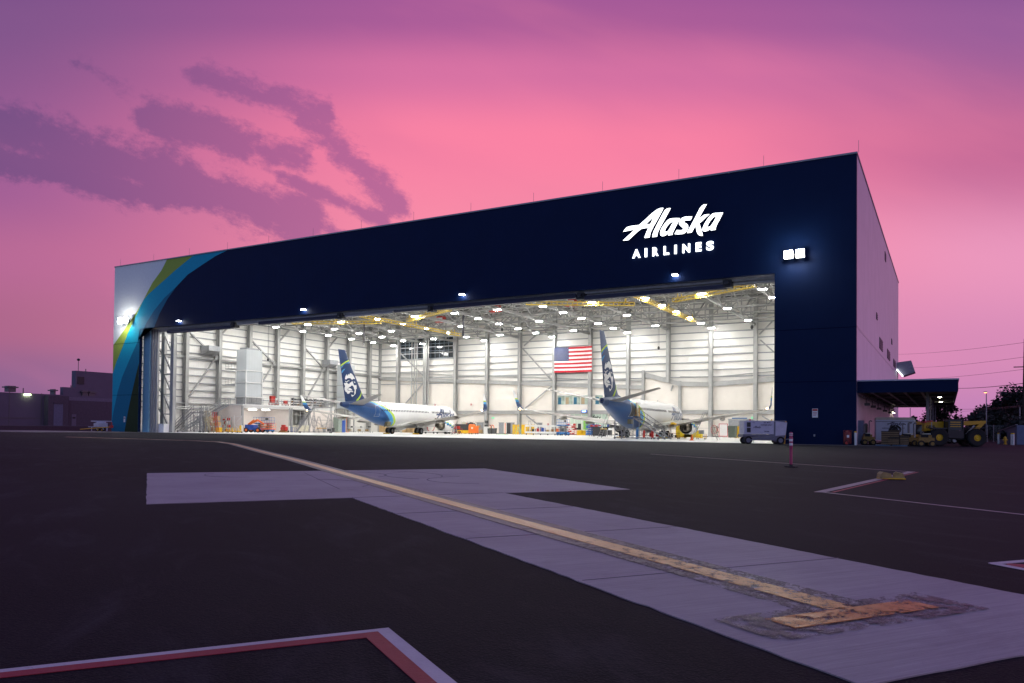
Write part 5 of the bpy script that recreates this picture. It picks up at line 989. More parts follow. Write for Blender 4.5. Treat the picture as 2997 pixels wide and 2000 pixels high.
t = T('cage_trolley', 'long white cage trolley loaded with parts', 'trolley', here(1597, 50), .0); MB().box(-4.1, 4.1, -.6, .6, .3, .42).build('bed', white, t); m = MB()
for k in range(9): m.box(-4.1 + k * 1.02, -4.0 + k * 1.02, -.6, -.5, .4, 1.75)
m.box(-4.1, 4.16, -.6, -.5, 1.55, 1.85).box(-4.1, 4.16, -.62, -.5, .42, .65).box(-4.1, 4.16, .5, .6, 1.6, 1.85); m.build('cage_frame', white, t)
for k in range(8): MB().box(-3.8 + k * 1.02, -3.3 + k * 1.02, -.3, .4, .5, 1.0 + .12 * (k % 4)).build('load', [card, dark, red, royal, card, brown, orange, dark][k], t)
caster(t, [(-3.8 + 1.5 * k, -.5) for k in range(6)], .15)
scissor_lift('blue scissor lift standing left of the red shelf rack', here(1648, 48), 0, blue, 2.1, 1.2, 1.75, 1.15)
rack('red shelf rack standing left of the glazed office', here(1672, 58), 0, 1.7, .8, 2.3, 5, red, [red, white, red], name='shelf_rack')
for k, px in enumerate((1693, 1701, 1710)): t = T('barrel', ('left yellow drum below the office window', 'middle yellow drum below the office window', 'right yellow drum below the office window')[k], 'drum', here(px, 61), 0, 'yellow drums below the office window'); MB().lathe([(0, 0), (.34, 0), (.34, .32), (.37, .34), (.34, .36), (.34, .62), (.37, .64), (.34, .66), (.34, .95), (0, .95)], (0, 0, 0), n=16).build('drum', yellow, t, smooth=True); MB().lathe([(.06, 0), (.06, .04), (0, .04)], (.15, 0, .95), n=8).build('cap', dark, t)
rack('blue shelf rack left of the right airliner tail', here(1733, 58), 0, 2.2, .8, 2.3, 5, royal, [royal, blue, royal], name='shelf_rack'); rack('blue shelf rack beside the first one, partly hidden', here(1748, 59), 0, 2.2, .8, 2.2, 5, royal, [royal, red, blue], name='shelf_rack')
cart('black trolley with red tools left of the right airliner', here(1742, 42), 0, 1.9, 1.0, 1.6, dark, 2, load=[(-.3, .4, .3, red), (.2, .5, .4, white), (.1, .4, .3, red)])
toolbox('black drawer cabinet left of the right airliner', here(1748, 38), 0, 1.3, .8, 1.5, dark, 6); bin_('dark bin with a yellow side beside the black drawer cabinet', here(1766, 38), dark, .8, 1.2, lid=yellow)
cart('white trolley under the left wing root of the right airliner', here(1795, 42), 0, 2.6, .9, 1.1, white, 2, load=[(-.2, .5, .3, white), (.2, .4, .3, dark)]); toolbox('small black cabinet behind the tall folding ladder', here(1778, 46), 0, 1.4, .8, 1.6, dark, 3)
# around the right airliner
stepladder('tall folding ladder under the tail of the right airliner', here(1792, 21), 0, 4.4, M('ladder_grey', (.28, .28, .27), .4, .4), 1.3, 1.9)
stair_stand('large wheeled stair stand at the open aft door of the right airliner', here(1862, 16.0), pi - .12, 2.75, 4.4, alu, 1.7, 2.6)
t = T('safety_gate', 'yellow slatted gate on the platform of the large stair stand', 'gate', tuple(Vector(here(1857, 15.0)) + Vector((0, 0, 2.83)))); m = MB()
for k in range(6): m.box(-.65, .65, -.03, .03, .15 + .16 * k, .22 + .16 * k)
m.build('slats', yellow_eq, t); MB().box(-.7, -.63, -.04, .04, 0, 1.1).box(.63, .7, -.04, .04, 0, 1.1).build('post', yellow_eq, t)
t = T('gas_cylinder', 'blue gas cylinder standing under the large stair stand', 'cylinder', here(1865, 19)); MB().lathe([(0, 0), (.18, 0), (.18, 1.35), (.06, 1.55), (0, 1.6)], (0, 0, 0), n=12).build('bottle', blue, t, smooth=True); MB().box(-.05, .05, -.05, .05, 1.55, 1.72).build('valve', galv, t)
for px, y, lb in ((1885, 21, 'red wheeled extinguisher under the stairs of the right airliner'), (1910, 18, 'red axle stand at the foot of the large stair stand')): t = T('fire_extinguisher', lb, 'fire extinguisher', here(px, y)); MB().lathe([(0, .1), (.16, .12), (.16, 1.0), (.06, 1.15), (0, 1.2)], (0, 0, 0), n=12).build('bottle', red, t, smooth=True); MB().tube((.05, 0, 1.15), (.35, 0, .5), .02, 5).build('hose', black, t); caster(t, [(-.15, .1), (.15, .1)], .12)
for px, y, lb in ((1896, 24, 'white nitrogen cart under the right airliner'), (1915, 26, 'white lavatory cart behind the large stair stand')): cart(lb, here(px, y), .2, 2.0, .9, .8, white, 2, load=[(-.2, .6, .5, white), (.25, .5, .6, red), (0, .3, .4, galv)])
cart('black shelf trolley with yellow straps right of the right landing gear', here(1974, 22), 0, 1.3, .8, 1.9, brown, 4, load=[(-.2, .4, .3, yellow), (.2, .3, .3, dark), (0, .4, .2, yellow), (.3, .2, .3, yellow)])
for px, sx, sz, lb in ((2005, 2.6, 2.2, 'tall yellow container under the right engine'), (2029, 2.7, 1.15, 'low yellow container right of the tall one')): crate(lb, here(px, 40), 0, sx, 1.1, sz, M('bright_yellow', (.80, .60, .01), .5), slat=yellow, group='yellow containers under the right engine')
bin_('dark grey round bin left of the yellow containers', here(1991, 42), dark, .8, 1.0); bin_('dark green ribbed bin before the back wall at right', here(2144, 50), M('bin_green', (.07, .09, .075), .6), 1.3, 1.9); crate('yellow upright box next to the dark green bin', here(2157, 52), 0, .7, .6, 1.9, yellow, slat=yellow)
stepladder('large folding ladder standing right of the right engine', here(2064, 22), 0, 3.55, M('ladder_grey', (.28, .28, .27), .4, .4), 1.2, 1.75); cart('grey wheeled jack under the large folding ladder', here(2053, 24), 0, 1.2, .8, .7, yellow_eq, 1, load=[(0, .6, .5, galv)])
hose('large red hose coil on the back wall right of the folding ladder', here(2091, 62.5), red, .62); hose('green hose coil on the back wall beside the red coil', here(2099, 62.5), M('hose_green', (.10, .22, .16), .6), .45); hose('thin pale hose loop below the red coil', here(2091.5, 61.8), M('hose_pale', (.55, .35, .25), .6), .4)
crate('white notice cabinet on the floor right of the hose coils', here(2118, 62.3), 0, 1.6, .5, 2.5, white, name='wall_cabinet', cat='cabinet', slat=red); t = T('door_panel', 'tall grey door behind the generator at right', 'door', here(2168, 63.5)); MB().box(-2.2, 2.2, -.05, .1, 0, 3.2).build('leaf', galv, t); MB().box(-2.3, 2.3, -.08, .1, 3.2, 3.35).build('lintel', steel, t)
t = T('traffic_cone', 'small orange cone on the floor before the yellow containers', 'cone', here(2025, 12)); MB().lathe([(.2, .05), (.04, .7), (0, .7)], (0, 0, 0), n=14).build('cone', orange, t, smooth=True); MB().box(-.25, .25, -.25, .25, 0, .05).build('foot', orange, t)
t = T('person', 'worker in an orange vest standing behind the dark green bin', 'person', here(2140, 53)); rs_ = []
for z, a, b in ((.05, .13, .13), (.5, .14, .13), (.88, .18, .14), (1.0, .18, .14), (1.3, .22, .14), (1.48, .20, .12), (1.55, .07, .07), (1.62, .09, .10), (1.72, .10, .11), (1.80, .08, .09), (1.84, .02, .02)): rs_.append([(a * cos(2 * pi * i / 14), b * sin(2 * pi * i / 14), z) for i in range(14)])
MB().rings(rs_, mf=lambda p: 1 if p.z < .95 else (0 if p.z < 1.53 else 2)).tube((-.22, 0, 1.42), (-.30, -.05, .95), .06, 8, 0, .04).tube((.22, 0, 1.42), (.30, -.12, .98), .06, 8, 0, .04).build('body', [orange, dark, M('skin', (.45, .28, .2), .6)], t, smooth=True)
# signs on the back wall
t = T('wall_banner', 'blue company banner on the back wall above the generator', 'banner', (-25.3, VB - .26, 3.0)); MB().box(-1.35, 1.35, -.03, 0, -.5, .55).build('panel', M('banner_blue', (.03, .12, .32), .5), t)
MB().prism([[(-1.35, -.5), (-.6, -.5), (-1.0, -.2), (-1.35, .25)]], (0, -.035, 0), (1, 0, 0), (0, 0, 1), (0, -.01, 0)).build('swoosh', M('banner_swoosh', (.10, .45, .60), .5), t); MB().prism([[(-1.35, -.5), (-1.0, -.5), (-1.35, -.15)]], (0, -.05, 0), (1, 0, 0), (0, 0, 1), (0, -.01, 0)).build('swoosh', lgreen, t)
text('banner_line', 'Together we make it better', .165, white, t, (-.55, -.045, .15), bold=.004); text('banner_name', 'Alaska', .3, white, t, (.2, -.045, -.25), bold=.008, shear=.3); text('banner_name', 'AIRLINES', .1, white, t, (.3, -.045, -.4))
t = T('digital_clock', 'blue glowing digital clock above the glazed office', 'clock', (-55.7, VB - .7, 4.75)); MB().box(-.62, .62, -.1, .1, -.26, .26).build('case', royal, t); text('digits', '10:09', .42, M('digit_glow', (.6, .8, 1), .5, 0, 0, emit=(.35, .55, 1), es=5), t, (-.5, -.12, -.15), bold=.01)
for x, z, lb in ((-77.2, 3.4, 'small green exit sign above the grey door'), (-22.9, 3.55, 'small green exit sign above the generator')): t = T('exit_sign', lb, 'exit sign', (x, VB - .26, z)); MB().box(-.3, .3, -.06, 0, -.16, .16).build('case', M('exit_green', (.05, .5, .2), .5, 0, 0, emit=(.1, .8, .35), es=.7), t); text('exit_lettering', 'EXIT', .26, white, t, (-.27, -.07, -.1), bold=.004)
for x, z, lb in ((-92.4, 6.3, 'small red alarm box on the back wall, left one'), (-82.8, 6.3, 'small red alarm box on the back wall, right one'), (-64.0, 2.1, 'small red box low on the wall left of the glazed office')): t = T('alarm_box', lb, 'alarm box', (x, VB - .22, z)); MB().box(-.18, .18, -.1, 0, -.18, .18).build('box', red, t); MB().box(-.1, .1, -.13, -.1, -.06, .1).build('cover', white, t)
def atx(px, py, x):
    d = CR * ((px - CX) / FPX) + CU * ((CY - py) / FPX) + CF
    t = (x - CC.x) / d.x
    return CC + d * t
# ------------------------------------------------------------------ outside, before the hangar
G = T('ground_power_unit', 'white boxy ground power unit on wheels at the right edge of the opening', 'power unit', tuple(Vector((at(2226, 1300, -3.4).x, -3.4, 0))), .50)
gw = M('unit_white', (.52, .53, .62), .5, var=.06); gd = M('unit_dark_grey', (.16, .17, .21), .5)  # darker grey for chassis, mudguards, joint panel and rims
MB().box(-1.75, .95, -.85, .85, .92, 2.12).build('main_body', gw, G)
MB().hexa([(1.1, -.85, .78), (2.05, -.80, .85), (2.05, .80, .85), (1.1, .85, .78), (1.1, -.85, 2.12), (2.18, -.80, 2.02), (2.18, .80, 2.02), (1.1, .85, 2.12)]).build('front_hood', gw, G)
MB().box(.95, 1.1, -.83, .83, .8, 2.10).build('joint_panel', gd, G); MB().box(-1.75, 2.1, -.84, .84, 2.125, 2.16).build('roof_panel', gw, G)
for z0 in (1.08, 1.58): MB().box(-1.52, -1.18, -.88, -.852, z0, z0 + .42).build('vent', dark, G)
MB().box(-1.9, 2.0, -.80, .80, .62, .90).box(-1.4, 1.5, -.78, .78, .42, .60).build('chassis', gd, G); MB().box(-1.2, 1.2, -.86, -.80, .34, .44).build('side_step', gd, G)
MB().box(-1.95, -.75, -.92, -.6, .74, .80).box(-1.95, -.75, .6, .92, .74, .80).build('mudguard', gd, G)
for x in (-1.35, 1.6):
    for y in (-.72, .72): MB().wheel((x, y, .36), .36, .26, (0, 1, 0), 0, 1, 20).build('wheel', [black, gd], G, smooth=True)
MB().tube((2.0, 0, .45), (3.0, 0, .5), .04, 8).build('tow_bar', gd, G)
for x, mt in ((-1.0, red), (1.0, yellow)): MB().lathe([(.07, 0), (.07, .1), (.03, .16), (0, .16)], (x, 0, 2.16), n=10).build('beacon', mt, G)
tk = M('unit_lettering', (.06, .05, .10), .5, 0, 0)
text('lettering', 'A/C MTX', .16, tk, G, (0, -.856, 1.93), bold=.004); text('lettering', 'HANGER ONLY', .15, tk, G, (-.25, -.856, 1.72), bold=.004); text('lettering', 'T39904', .15, tk, G, (.05, -.856, 1.12), bold=.004)
text('lettering', 'TG5', .13, tk, G, (-1.02, -.856, 1.93)); m = MB()
for k in ('A', 'l', 'a', 's', 'k', 'a2'): m.prism([[(-.95 + (x - SX0) / 10.7 * .72, 1.45 + (z - 20.96) / 10.7 * .72) for x, z in lp] for lp in SIGN[k]], (0, -.852, 0), (1, 0, 0), (0, 0, 1), (0, -.006, 0))
m.build('logo', tk, G)
t = T('delineator_post', 'yellow pole leaning beside the ground power unit', 'pole', (at(2296, 1300, -.9).x, -.9, 0)); MB().tube((0, 0, 0), (.12, .02, 2.15), .06, 8).build('pole', yellow_eq, t); MB().tube((.07, 0, 1.25), (.085, 0, 1.5), .068, 8).build('band', white, t)
# pink delineator post near the camera
t = T('delineator_post', 'pink plastic delineator post with white bands on a flat black base', 'delineator', (2.66, -49.66, 0)); pk = M('post_pink', (.42, .05, .13), .5, var=.08, nscale=12)
MB().lathe([(.05, .02), (.048, .62), (.05, .62), (.056, .63), (.056, 1.02), (.045, 1.05), (.04, 1.10), (.056, 1.11), (.056, 1.17), (.03, 1.19), (0, 1.19)], (0, 0, 0), n=20).build('post', pk, t, smooth=True)
for z0, z1 in ((.74, .82), (.88, .96), (1.075, 1.10), (1.125, 1.15)): MB().lathe([(.0565, z0), (.058, z0), (.058, z1), (.0565, z1)], (0, 0, 0), n=20).build('reflective_band', white, t, smooth=True)
MB().lathe([(0, .004), (.22, .004), (.23, .02), (.20, .045), (.07, .06), (.06, .1), (0, .1)], (0, 0, 0), n=8).build('base', black, t)
# chocks lying by the white line
t = T('wheel_chock', 'pair of grubby yellow wheel chocks lying together by the white line', 'wheel chock', (6.0, -54.6, 0), .35); gy = M('grubby_yellow', (.34, .24, .10), .8, var=.35, nscale=9, bump=.5, bscale=20)
for x0, y0, a in ((-.17, 0, .05), (.14, .06, -.3)):
    m = MB(); ca_, sa_ = cos(a), sin(a); P_ = [(-.15, .0), (.15, .0), (.11, .13), (-.07, .17), (-.13, .12)]
    m.prism([P_], (x0 - .0, y0 - .15, 0.02), (ca_, sa_, 0), (0, 0, 1), (-sa_ * .30, ca_ * .30, 0)); m.build('chock', gy, t)
MB().box(-.12, .28, -.2, -.1, .005, .035).build('strap', yellow, t); MB().pipe([(-.3, .1, .02), (-.38, -.05, .02), (-.2, -.2, .02), (.2, -.24, .02)], .012, 6).build('rope', yellow_eq, t)
# towbar and light tower by the mural
t = T('tow_bar', 'long low yellow tow bar lying before the mural corner', 'tow bar', (-113.5, -1.6, 0), .15); MB().tube((-3.6, 0, .3), (3.2, 0, .75), .07, 8).build('bar', yellow_eq, t); MB().box(3.0, 3.5, -.15, .15, .6, 1.0).box(3.3, 3.36, -.05, .05, 1.0, 1.5).build('head', red, t)
for y in (-.4, .4): MB().wheel((.8, y, .25), .25, .12, (0, 1, 0), 0, 1, 14).build('wheel', [black, yellow_eq], t, smooth=True)
LT = T('light_tower', 'white folded light tower trailer parked left of the hangar', 'light tower', (-119.5, 3.0, 0), .9); lw_ = M('tower_white', (.60, .58, .66), .5)
MB().box(-1.1, .9, -.6, .6, .7, 1.35).hexa([(-.9, -.5, 1.35), (.8, -.5, 1.35), (.8, .5, 1.35), (-.9, .5, 1.35), (-.6, -.4, 1.6), (.6, -.4, 1.6), (.6, .4, 1.6), (-.6, .4, 1.6)]).build('body', lw_, LT)
MB().tube((-1.6, 0, 1.68), (1.6, 0, 1.68), .08, 8).build('mast', lw_, LT); MB().box(.85, 1.05, -.7, -.6, 0, 1.4).box(-1.5, -1.4, -.05, .05, 0, .7).box(-2.0, -1.1, -.05, .05, .65, .75).build('jack_leg', lw_, LT)
for x in (-.4, .4):
    for y in (-.6, .6): MB().wheel((x - .1, y, .33), .33, .2, (0, 1, 0), 0, 1, 16).build('wheel', [black, lw_], LT, smooth=True)
for y in (-.3, .3): MB().box(1.6, 1.9, y - .2, y + .2, 1.15, 1.6).build('lamp_head', lw_, LT)

# ------------------------------------------------------------------ canopy on the right side
CN = T('side_canopy', 'flat navy edged canopy on posts along the right side of the hangar', 'canopy', (0.02, .7, 0)); cg = M('canopy_under', (.10, .10, .105), .7)
MB().box(0, 8.1, 0, .18, 4.85, 5.9).build('fascia', navy, CN); MB().box(7.95, 8.12, .18, 57, 5.0, 5.9).build('side_fascia', M('canopy_side', (.16, .15, .20), .5), CN)
MB().box(0, 7.94, .2, 57, 5.15, 5.35).build('soffit', cg, CN); MB().box(-.0, 8.18, -.06, 57.1, 5.9, 6.02).build('roof_edge', M('roof_pale', (.42, .42, .5), .4), CN)
for y in (2, 12, 22, 32, 42, 52): MB().box(.1, 7.9, y - .08, y + .08, 4.98, 5.15).build('cross_beam', cg, CN)
for x in (1.0, 2.4, 3.8, 5.2): MB().box(x - .1, x + .1, 2, 50, 4.94, 5.02).build('strip_lamp', M('strip_grey', (.30, .30, .32), .4), CN)
for px, y in ((2714.5, 8), (2723, 19.5), (2730, 31), (2737, 43)): x = at(px, 1200, y).x; MB().box(x - (.13 if y < 9 else .07), x + (.13 if y < 9 else .07), y - .84, y - .56, 0, 5.15).build('post', M('post_grey', (.20, .20, .25), .5), CN)
for y, lb in ((3.4, 'nearest round lamp under the canopy edge'), (17.3, 'middle round lamp under the canopy edge'), (32, 'farthest round lamp under the canopy edge')):
    t = T('canopy_lamp', lb, 'canopy lamp', (6.6, y, 5.05), group='round lamps under the canopy'); MB().lathe([(0, .08), (.24, .08), (.24, .0), (.2, 0)], (0, 0, 0), n=16).build('housing', steel_d, t); MB().lathe([(.2, .005), (.15, -.05), (0, -.07)], (0, 0, 0), n=16).build('lens', M('canopy_glow', (1, 1, .8), .5, 0, 0, emit=(1, .93, .68), es=30), t)
for y, lb in ((50, 'small bright wall lamp under the far end of the canopy, left one'), (54, 'small bright wall lamp under the far end of the canopy, right one')):
    t = T('wall_lamp', lb, 'wall lamp', (.05, y, 4.2)); MB().box(0, .3, -.3, .3, 0, .25).build('housing', steel_d, t); MB().box(.02, .28, -.28, .28, -.06, -.005).build('lens', M('canopy_glow', (1, 1, .8)), t)
pu = MB().tube((.35, 2, 4.6), (.35, 50, 4.6), .07, 6)
for y in (5, 12, 20, 30, 40): pu.tube((.35, y, 4.6), (.35, y, 4.0), .05, 6).box(.2, .7, y - .2, y + .2, 3.8, 4.05)
pu.build('wall_pipe', steel_d, CN)
t = T('hinged_hood', 'slanted grey hood with a glowing strip jutting from the far side wall', 'hood', (0, 66, 0)); Q = [(2626.6, 1060.8), (2666.4, 1055.2), (2678, 1089), (2643.2, 1100.6), (2625, 1079)]; q = [at(a, b, 66) for a, b in Q]
MB().prism([[(p.x, p.z) for p in q]], (0, 0, 0), (1, 0, 0), (0, 0, 1), (0, 3.5, 0)).build('hood_box', M('hood_grey', (.22, .23, .28), .5), t); a, b = at(2624.5, 1081, 65.8), at(2642.5, 1102, 65.8)
MB().beam((a.x, -.25, a.z), (b.x, -.25, b.z), .20, .20).build('light_strip', M('strip_glow', (1, 1, 1), .5, 0, 0, emit=(.93, .96, 1), es=3.5), t)
# fire extinguisher cart, bollard, cabinets
t = T('extinguisher_cart', 'red wheeled fire extinguisher cart before the navy wall corner', 'fire extinguisher', (at(2480, 1300, -.9).x, -.9, 0), .3); rdk = M('deep_red', (.16, .006, .010), .4); MB().lathe([(0, 0), (.26, .03), (.28, .2), (.28, 1.0), (.2, 1.15), (.06, 1.22), (0, 1.25)], (0, 0, .12), n=20).build('bottle', rdk, t, smooth=True); MB().box(-.34, -.28, -.05, .05, .15, 1.3).box(.28, .34, -.05, .05, .15, 1.3).box(-.34, .34, -.05, .05, 1.3, 1.36).build('frame', rdk, t)
for y in (-.24, .24): MB().wheel((-.1, y, .22), .22, .07, (0, 1, 0), 0, 1, 16).build('wheel', [black, red], t, smooth=True)
MB().tube((.3, 0, .3), (.42, 0, 1.4), .02, 6).build('handle', dark, t); MB().box(-.1, .1, -.30, -.28, .7, .92).build('label_plate', white, t)
def bollard(px, y, lb, h=1.15, cap=yellow):
    p = at(px, 1290, y); t = T('bollard', lb, 'bollard', (p.x, y, 0), group='white bollards with yellow tops'); MB().lathe([(0, 0), (.115, 0), (.115, h), (0, h)], (0, 0, 0), n=16).build('post', white, t, smooth=True); MB().lathe([(.12, h), (.12, h + .06), (.08, h + .12), (0, h + .13)], (0, 0, 0), n=16).build('cap', cap, t, smooth=True)
bollard(2504, -.6, 'white bollard at the near corner of the hangar side wall'); bollard(2922, 27.8, 'white bollard left of the yellow hydrant'); bollard(2961, 20.9, 'left one of two white bollards standing together at right'); bollard(2965.5, 19.7, 'right one of two white bollards standing together at right')
for px0, px1, y, z, lb, mt in ((2509, 2528, 2.2, 2.3, 'tall blue grey cabinet against the side wall by the corner', M('cab_bluegrey', (.14, .16, .24), .6)), (2528, 2538, 5.5, 2.0, 'dull green cabinet next to the blue grey one', M('cab_green', (.07, .075, .06), .6))):
    a, b = at(px0, 1290, y).x, at(px1, 1290, y).x; t = T('storage_cabinet', lb, 'cabinet', ((a + b) / 2, y, 0)); w_ = b - a; MB().box(-w_ / 2, w_ / 2, -.4, .6, .05, z).build('body', mt, t); MB().box(-w_ / 2 + .05, -.02, -.43, -.4, .12, z - .08).box(.02, w_ / 2 - .05, -.43, -.4, .12, z - .08).build('door', mt, t)
# white box trailer
a, b = at(2563, 1280, 5.5).x, at(2679, 1280, 5.5).x
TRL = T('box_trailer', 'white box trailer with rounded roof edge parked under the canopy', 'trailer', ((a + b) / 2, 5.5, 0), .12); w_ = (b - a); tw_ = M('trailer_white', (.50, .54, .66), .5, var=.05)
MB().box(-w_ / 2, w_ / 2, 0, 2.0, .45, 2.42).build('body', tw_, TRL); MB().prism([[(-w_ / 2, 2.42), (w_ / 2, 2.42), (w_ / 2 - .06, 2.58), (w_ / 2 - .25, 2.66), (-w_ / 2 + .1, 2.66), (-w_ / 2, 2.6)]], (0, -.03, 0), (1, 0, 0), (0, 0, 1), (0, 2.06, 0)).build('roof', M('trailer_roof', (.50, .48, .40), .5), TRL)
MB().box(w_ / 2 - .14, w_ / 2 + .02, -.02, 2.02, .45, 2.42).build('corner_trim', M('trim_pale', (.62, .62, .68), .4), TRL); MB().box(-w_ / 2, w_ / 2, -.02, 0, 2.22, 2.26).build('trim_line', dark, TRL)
m = MB()
for k in ('A', 'l', 'a', 's', 'k', 'a2'): m.prism([[(-.75 + (x - SX0) / 10.7 * 1.5, 1.85 + (z - 20.96) / 10.7 * 1.3) for x, z in lp] for lp in SIGN[k]], (0, 0, 0), (1, 0, 0), (0, 0, 1), (0, -.01, 0))
m.build('logo', tk, TRL); text('lettering', 'AIRCRAFT RECOVERY KIT', .17, tk, TRL, (-1.15, -.006, 1.55), bold=.003)
for x in (-.5, .5): MB().wheel((x, .1, .34), .34, .22, (0, 1, 0), 0, 1, 18).build('wheel', [black, galv], TRL, smooth=True)
# pallets, cable drum, carts
a, b = at(2562, 1298, -1.2).x, at(2660, 1298, -1.2).x
for k in range(2):
    t = T('pallet', ('left wooden pallet of the two laid end to end', 'right wooden pallet of the two laid end to end')[k], 'pallet', (a + (b - a) * (k + .5) / 2, -1.2, 0), .05, 'pallets side by side before the canopy'); L_ = (b - a) / 2 - .05
    m = MB(); [m.box(-L_ / 2 + L_ * i / 7, -L_ / 2 + L_ * i / 7 + .11, -.5, .5, .11, .135) for i in range(7)]; m.build('deck_board', M('pallet_wood', (.30, .22, .14), .8), t)
    m = MB(); [m.box(-L_ / 2, L_ / 2 - .1, y - .05, y + .05, .02, .11) for y in (-.45, 0, .45)]; m.build('stringer', M('pallet_blue', (.05, .12, .20), .7), t)
brn = M('gap_shaded_brown', (.05, .032, .018), .8, var=.2, nscale=6)  # box brown darkened to paint shade into the gaps between slats
bxs = [(2580, 2606, .14, 1.32, 0, 'brown crate at the left of the stack on the pallets'), (2600, 2632, .14, .75, -.25, 'low brown crate at the front of the stack'), (2604, 2632, .80, 1.42, .1, 'brown crate on top of the stack on the pallets'), (2635, 2660, .14, .92, -.1, 'brown crate at the right of the stack')]
for a_, b_, z0, z1, dy, lb in bxs:
    y = -1.2 + dy; xa, xb = at(a_, 1290, y).x, at(b_, 1290, y).x; t = T('crate', lb, 'crate', ((xa + xb) / 2, y, z0), group='brown crates stacked on the pallets'); w_ = xb - xa; MB().box(-w_ / 2, w_ / 2, -.35, .35, 0, z1 - z0).build('box', brn, t); m = MB()
    for i in range(int((z1 - z0) / .16)): m.box(-w_ / 2, w_ / 2, -.37, -.35, .04 + .16 * i, .11 + .16 * i)
    m.build('slat', M('slat_brown', (.22, .14, .07), .8), t)
t = T('cable_coil', 'black coil of cable piled behind the brown crates', 'cable coil', (at(2618, 1290, .8).x, .8, 0)); m = MB(); rr_ = random.Random(4)
for k in range(26):
    c = Vector((rr_.uniform(-.25, .25), rr_.uniform(-.2, .2), 1.25 + rr_.uniform(-.3, .35))); r0 = rr_.uniform(.2, .42); t1 = rr_.uniform(0, pi); m.pipe([tuple(c + Vector((cos(u) * r0 * cos(t1), cos(u) * r0 * sin(t1), sin(u) * r0 * .8))) for u in [2 * pi * i / 9 for i in range(10)]], .04, 5)
m.build('coil', black, t); MB().box(-.5, .5, -.4, .4, 0, 1.0).build('stand', dark, t)
eqy = M('cart_yellow', (.26, .15, .03), .6, var=.25, nscale=5)
def heater(px0, px1, y, lb, pipes):
    a, b = at(px0, 1295, y).x, at(px1, 1295, y).x; t = T('air_start_cart', lb, 'ground support cart', ((a + b) / 2, y, 0), .25, 'yellow ground support carts before the canopy'); L_ = b - a
    MB().box(-L_ / 2, L_ / 2, -.45, .45, .38, .78).box(-L_ / 2 + .1, L_ / 2 - .2, -.4, .4, .78, 1.0).build('chassis', eqy, t); MB().box(-L_ / 2 + .15, L_ * .1, -.46, .4, .80, 1.08).build('engine_cover', black, t); MB().box(-L_ * .2, L_ * .25, -.48, .3, 1.08, 1.14).build('lid', cream, t)
    for x in (-L_ * .36, L_ * .36):
        for yy in (-.45, .45): MB().wheel((x, yy, .27), .27, .16, (0, 1, 0), 0, 1, 16).build('wheel', [black, eqy], t, smooth=True)
    for fx, h_, r_ in pipes: MB().pipe([(L_ * fx, .1, .9), (L_ * fx, .1, h_), (L_ * fx + .12, .1, h_ + .1), (L_ * fx + .24, .1, h_)], r_, 8).build('exhaust_pipe', steel_d, t)
    MB().tube((L_ / 2, 0, .4), (L_ / 2 + .7, 0, .35), .03, 6).build('tow_bar', black, t)
heater(2524, 2558, 1.5, 'yellow ground cart with a tall pipe left of the trailer', [(-.3, 1.9, .07), (.1, 2.2, .05)]); heater(2636, 2680, .2, 'yellow ground cart with two pipes right of the crates', [(-.35, 1.9, .05), (.05, 2.05, .09), (.4, 2.0, .06)]); heater(2686, 2732, -1.2, 'yellow ground cart nearest the telehandler', [(-.3, 1.2, .04)])
# yellow cabbed tractor and pale van behind
a = at(2700, 1290, 14); t = T('baggage_tractor', 'yellow roofed vehicle mostly hidden behind the white trailer', 'tractor', (a.x, 14, 0), .3); MB().box(-1.3, 1.9, -.9, .9, 2.05, 2.35).build('roof', yellow_eq, t); MB().box(-1.3, 1.6, -.88, .88, .5, 1.0).build('body', yellow_eq, t); MB().box(-1.2, 1.5, -.84, .84, 1.0, 2.05).build('cab_glass', glassd, t)
for x in (-.8, 1.1): MB().wheel((x, -.8, .4), .4, .25, (0, 1, 0), 0, 1, 16).build('wheel', [black, yellow_eq], t, smooth=True)
a = at(2744, 1290, 24); t = T('pickup_truck', 'pale pickup truck seen behind the telehandler', 'truck', (a.x, 24, 0), .3); vw = M('van_white', (.5, .52, .56), .4)
MB().prism([[(-2.4, .45), (2.4, .45), (2.4, 1.05), (1.3, 1.15), (.7, 1.75), (-.7, 1.8), (-.9, 1.15), (-2.4, 1.1)]], (0, -.9, 0), (1, 0, 0), (0, 0, 1), (0, 1.8, 0)).build('body', vw, t); MB().prism([[(1.15, 1.2), (.65, 1.68), (-.6, 1.72), (-.75, 1.2)]], (0, -.92, 0), (1, 0, 0), (0, 0, 1), (0, .02, 0)).build('window', M('van_glass', (.08, .16, .10), .1), t)
for x in (-1.5, 1.5):
    for y in (-.85, .85): MB().wheel((x, y, .38), .38, .24, (0, 1, 0), 0, 1, 18).build('wheel', [black, galv], t, smooth=True)
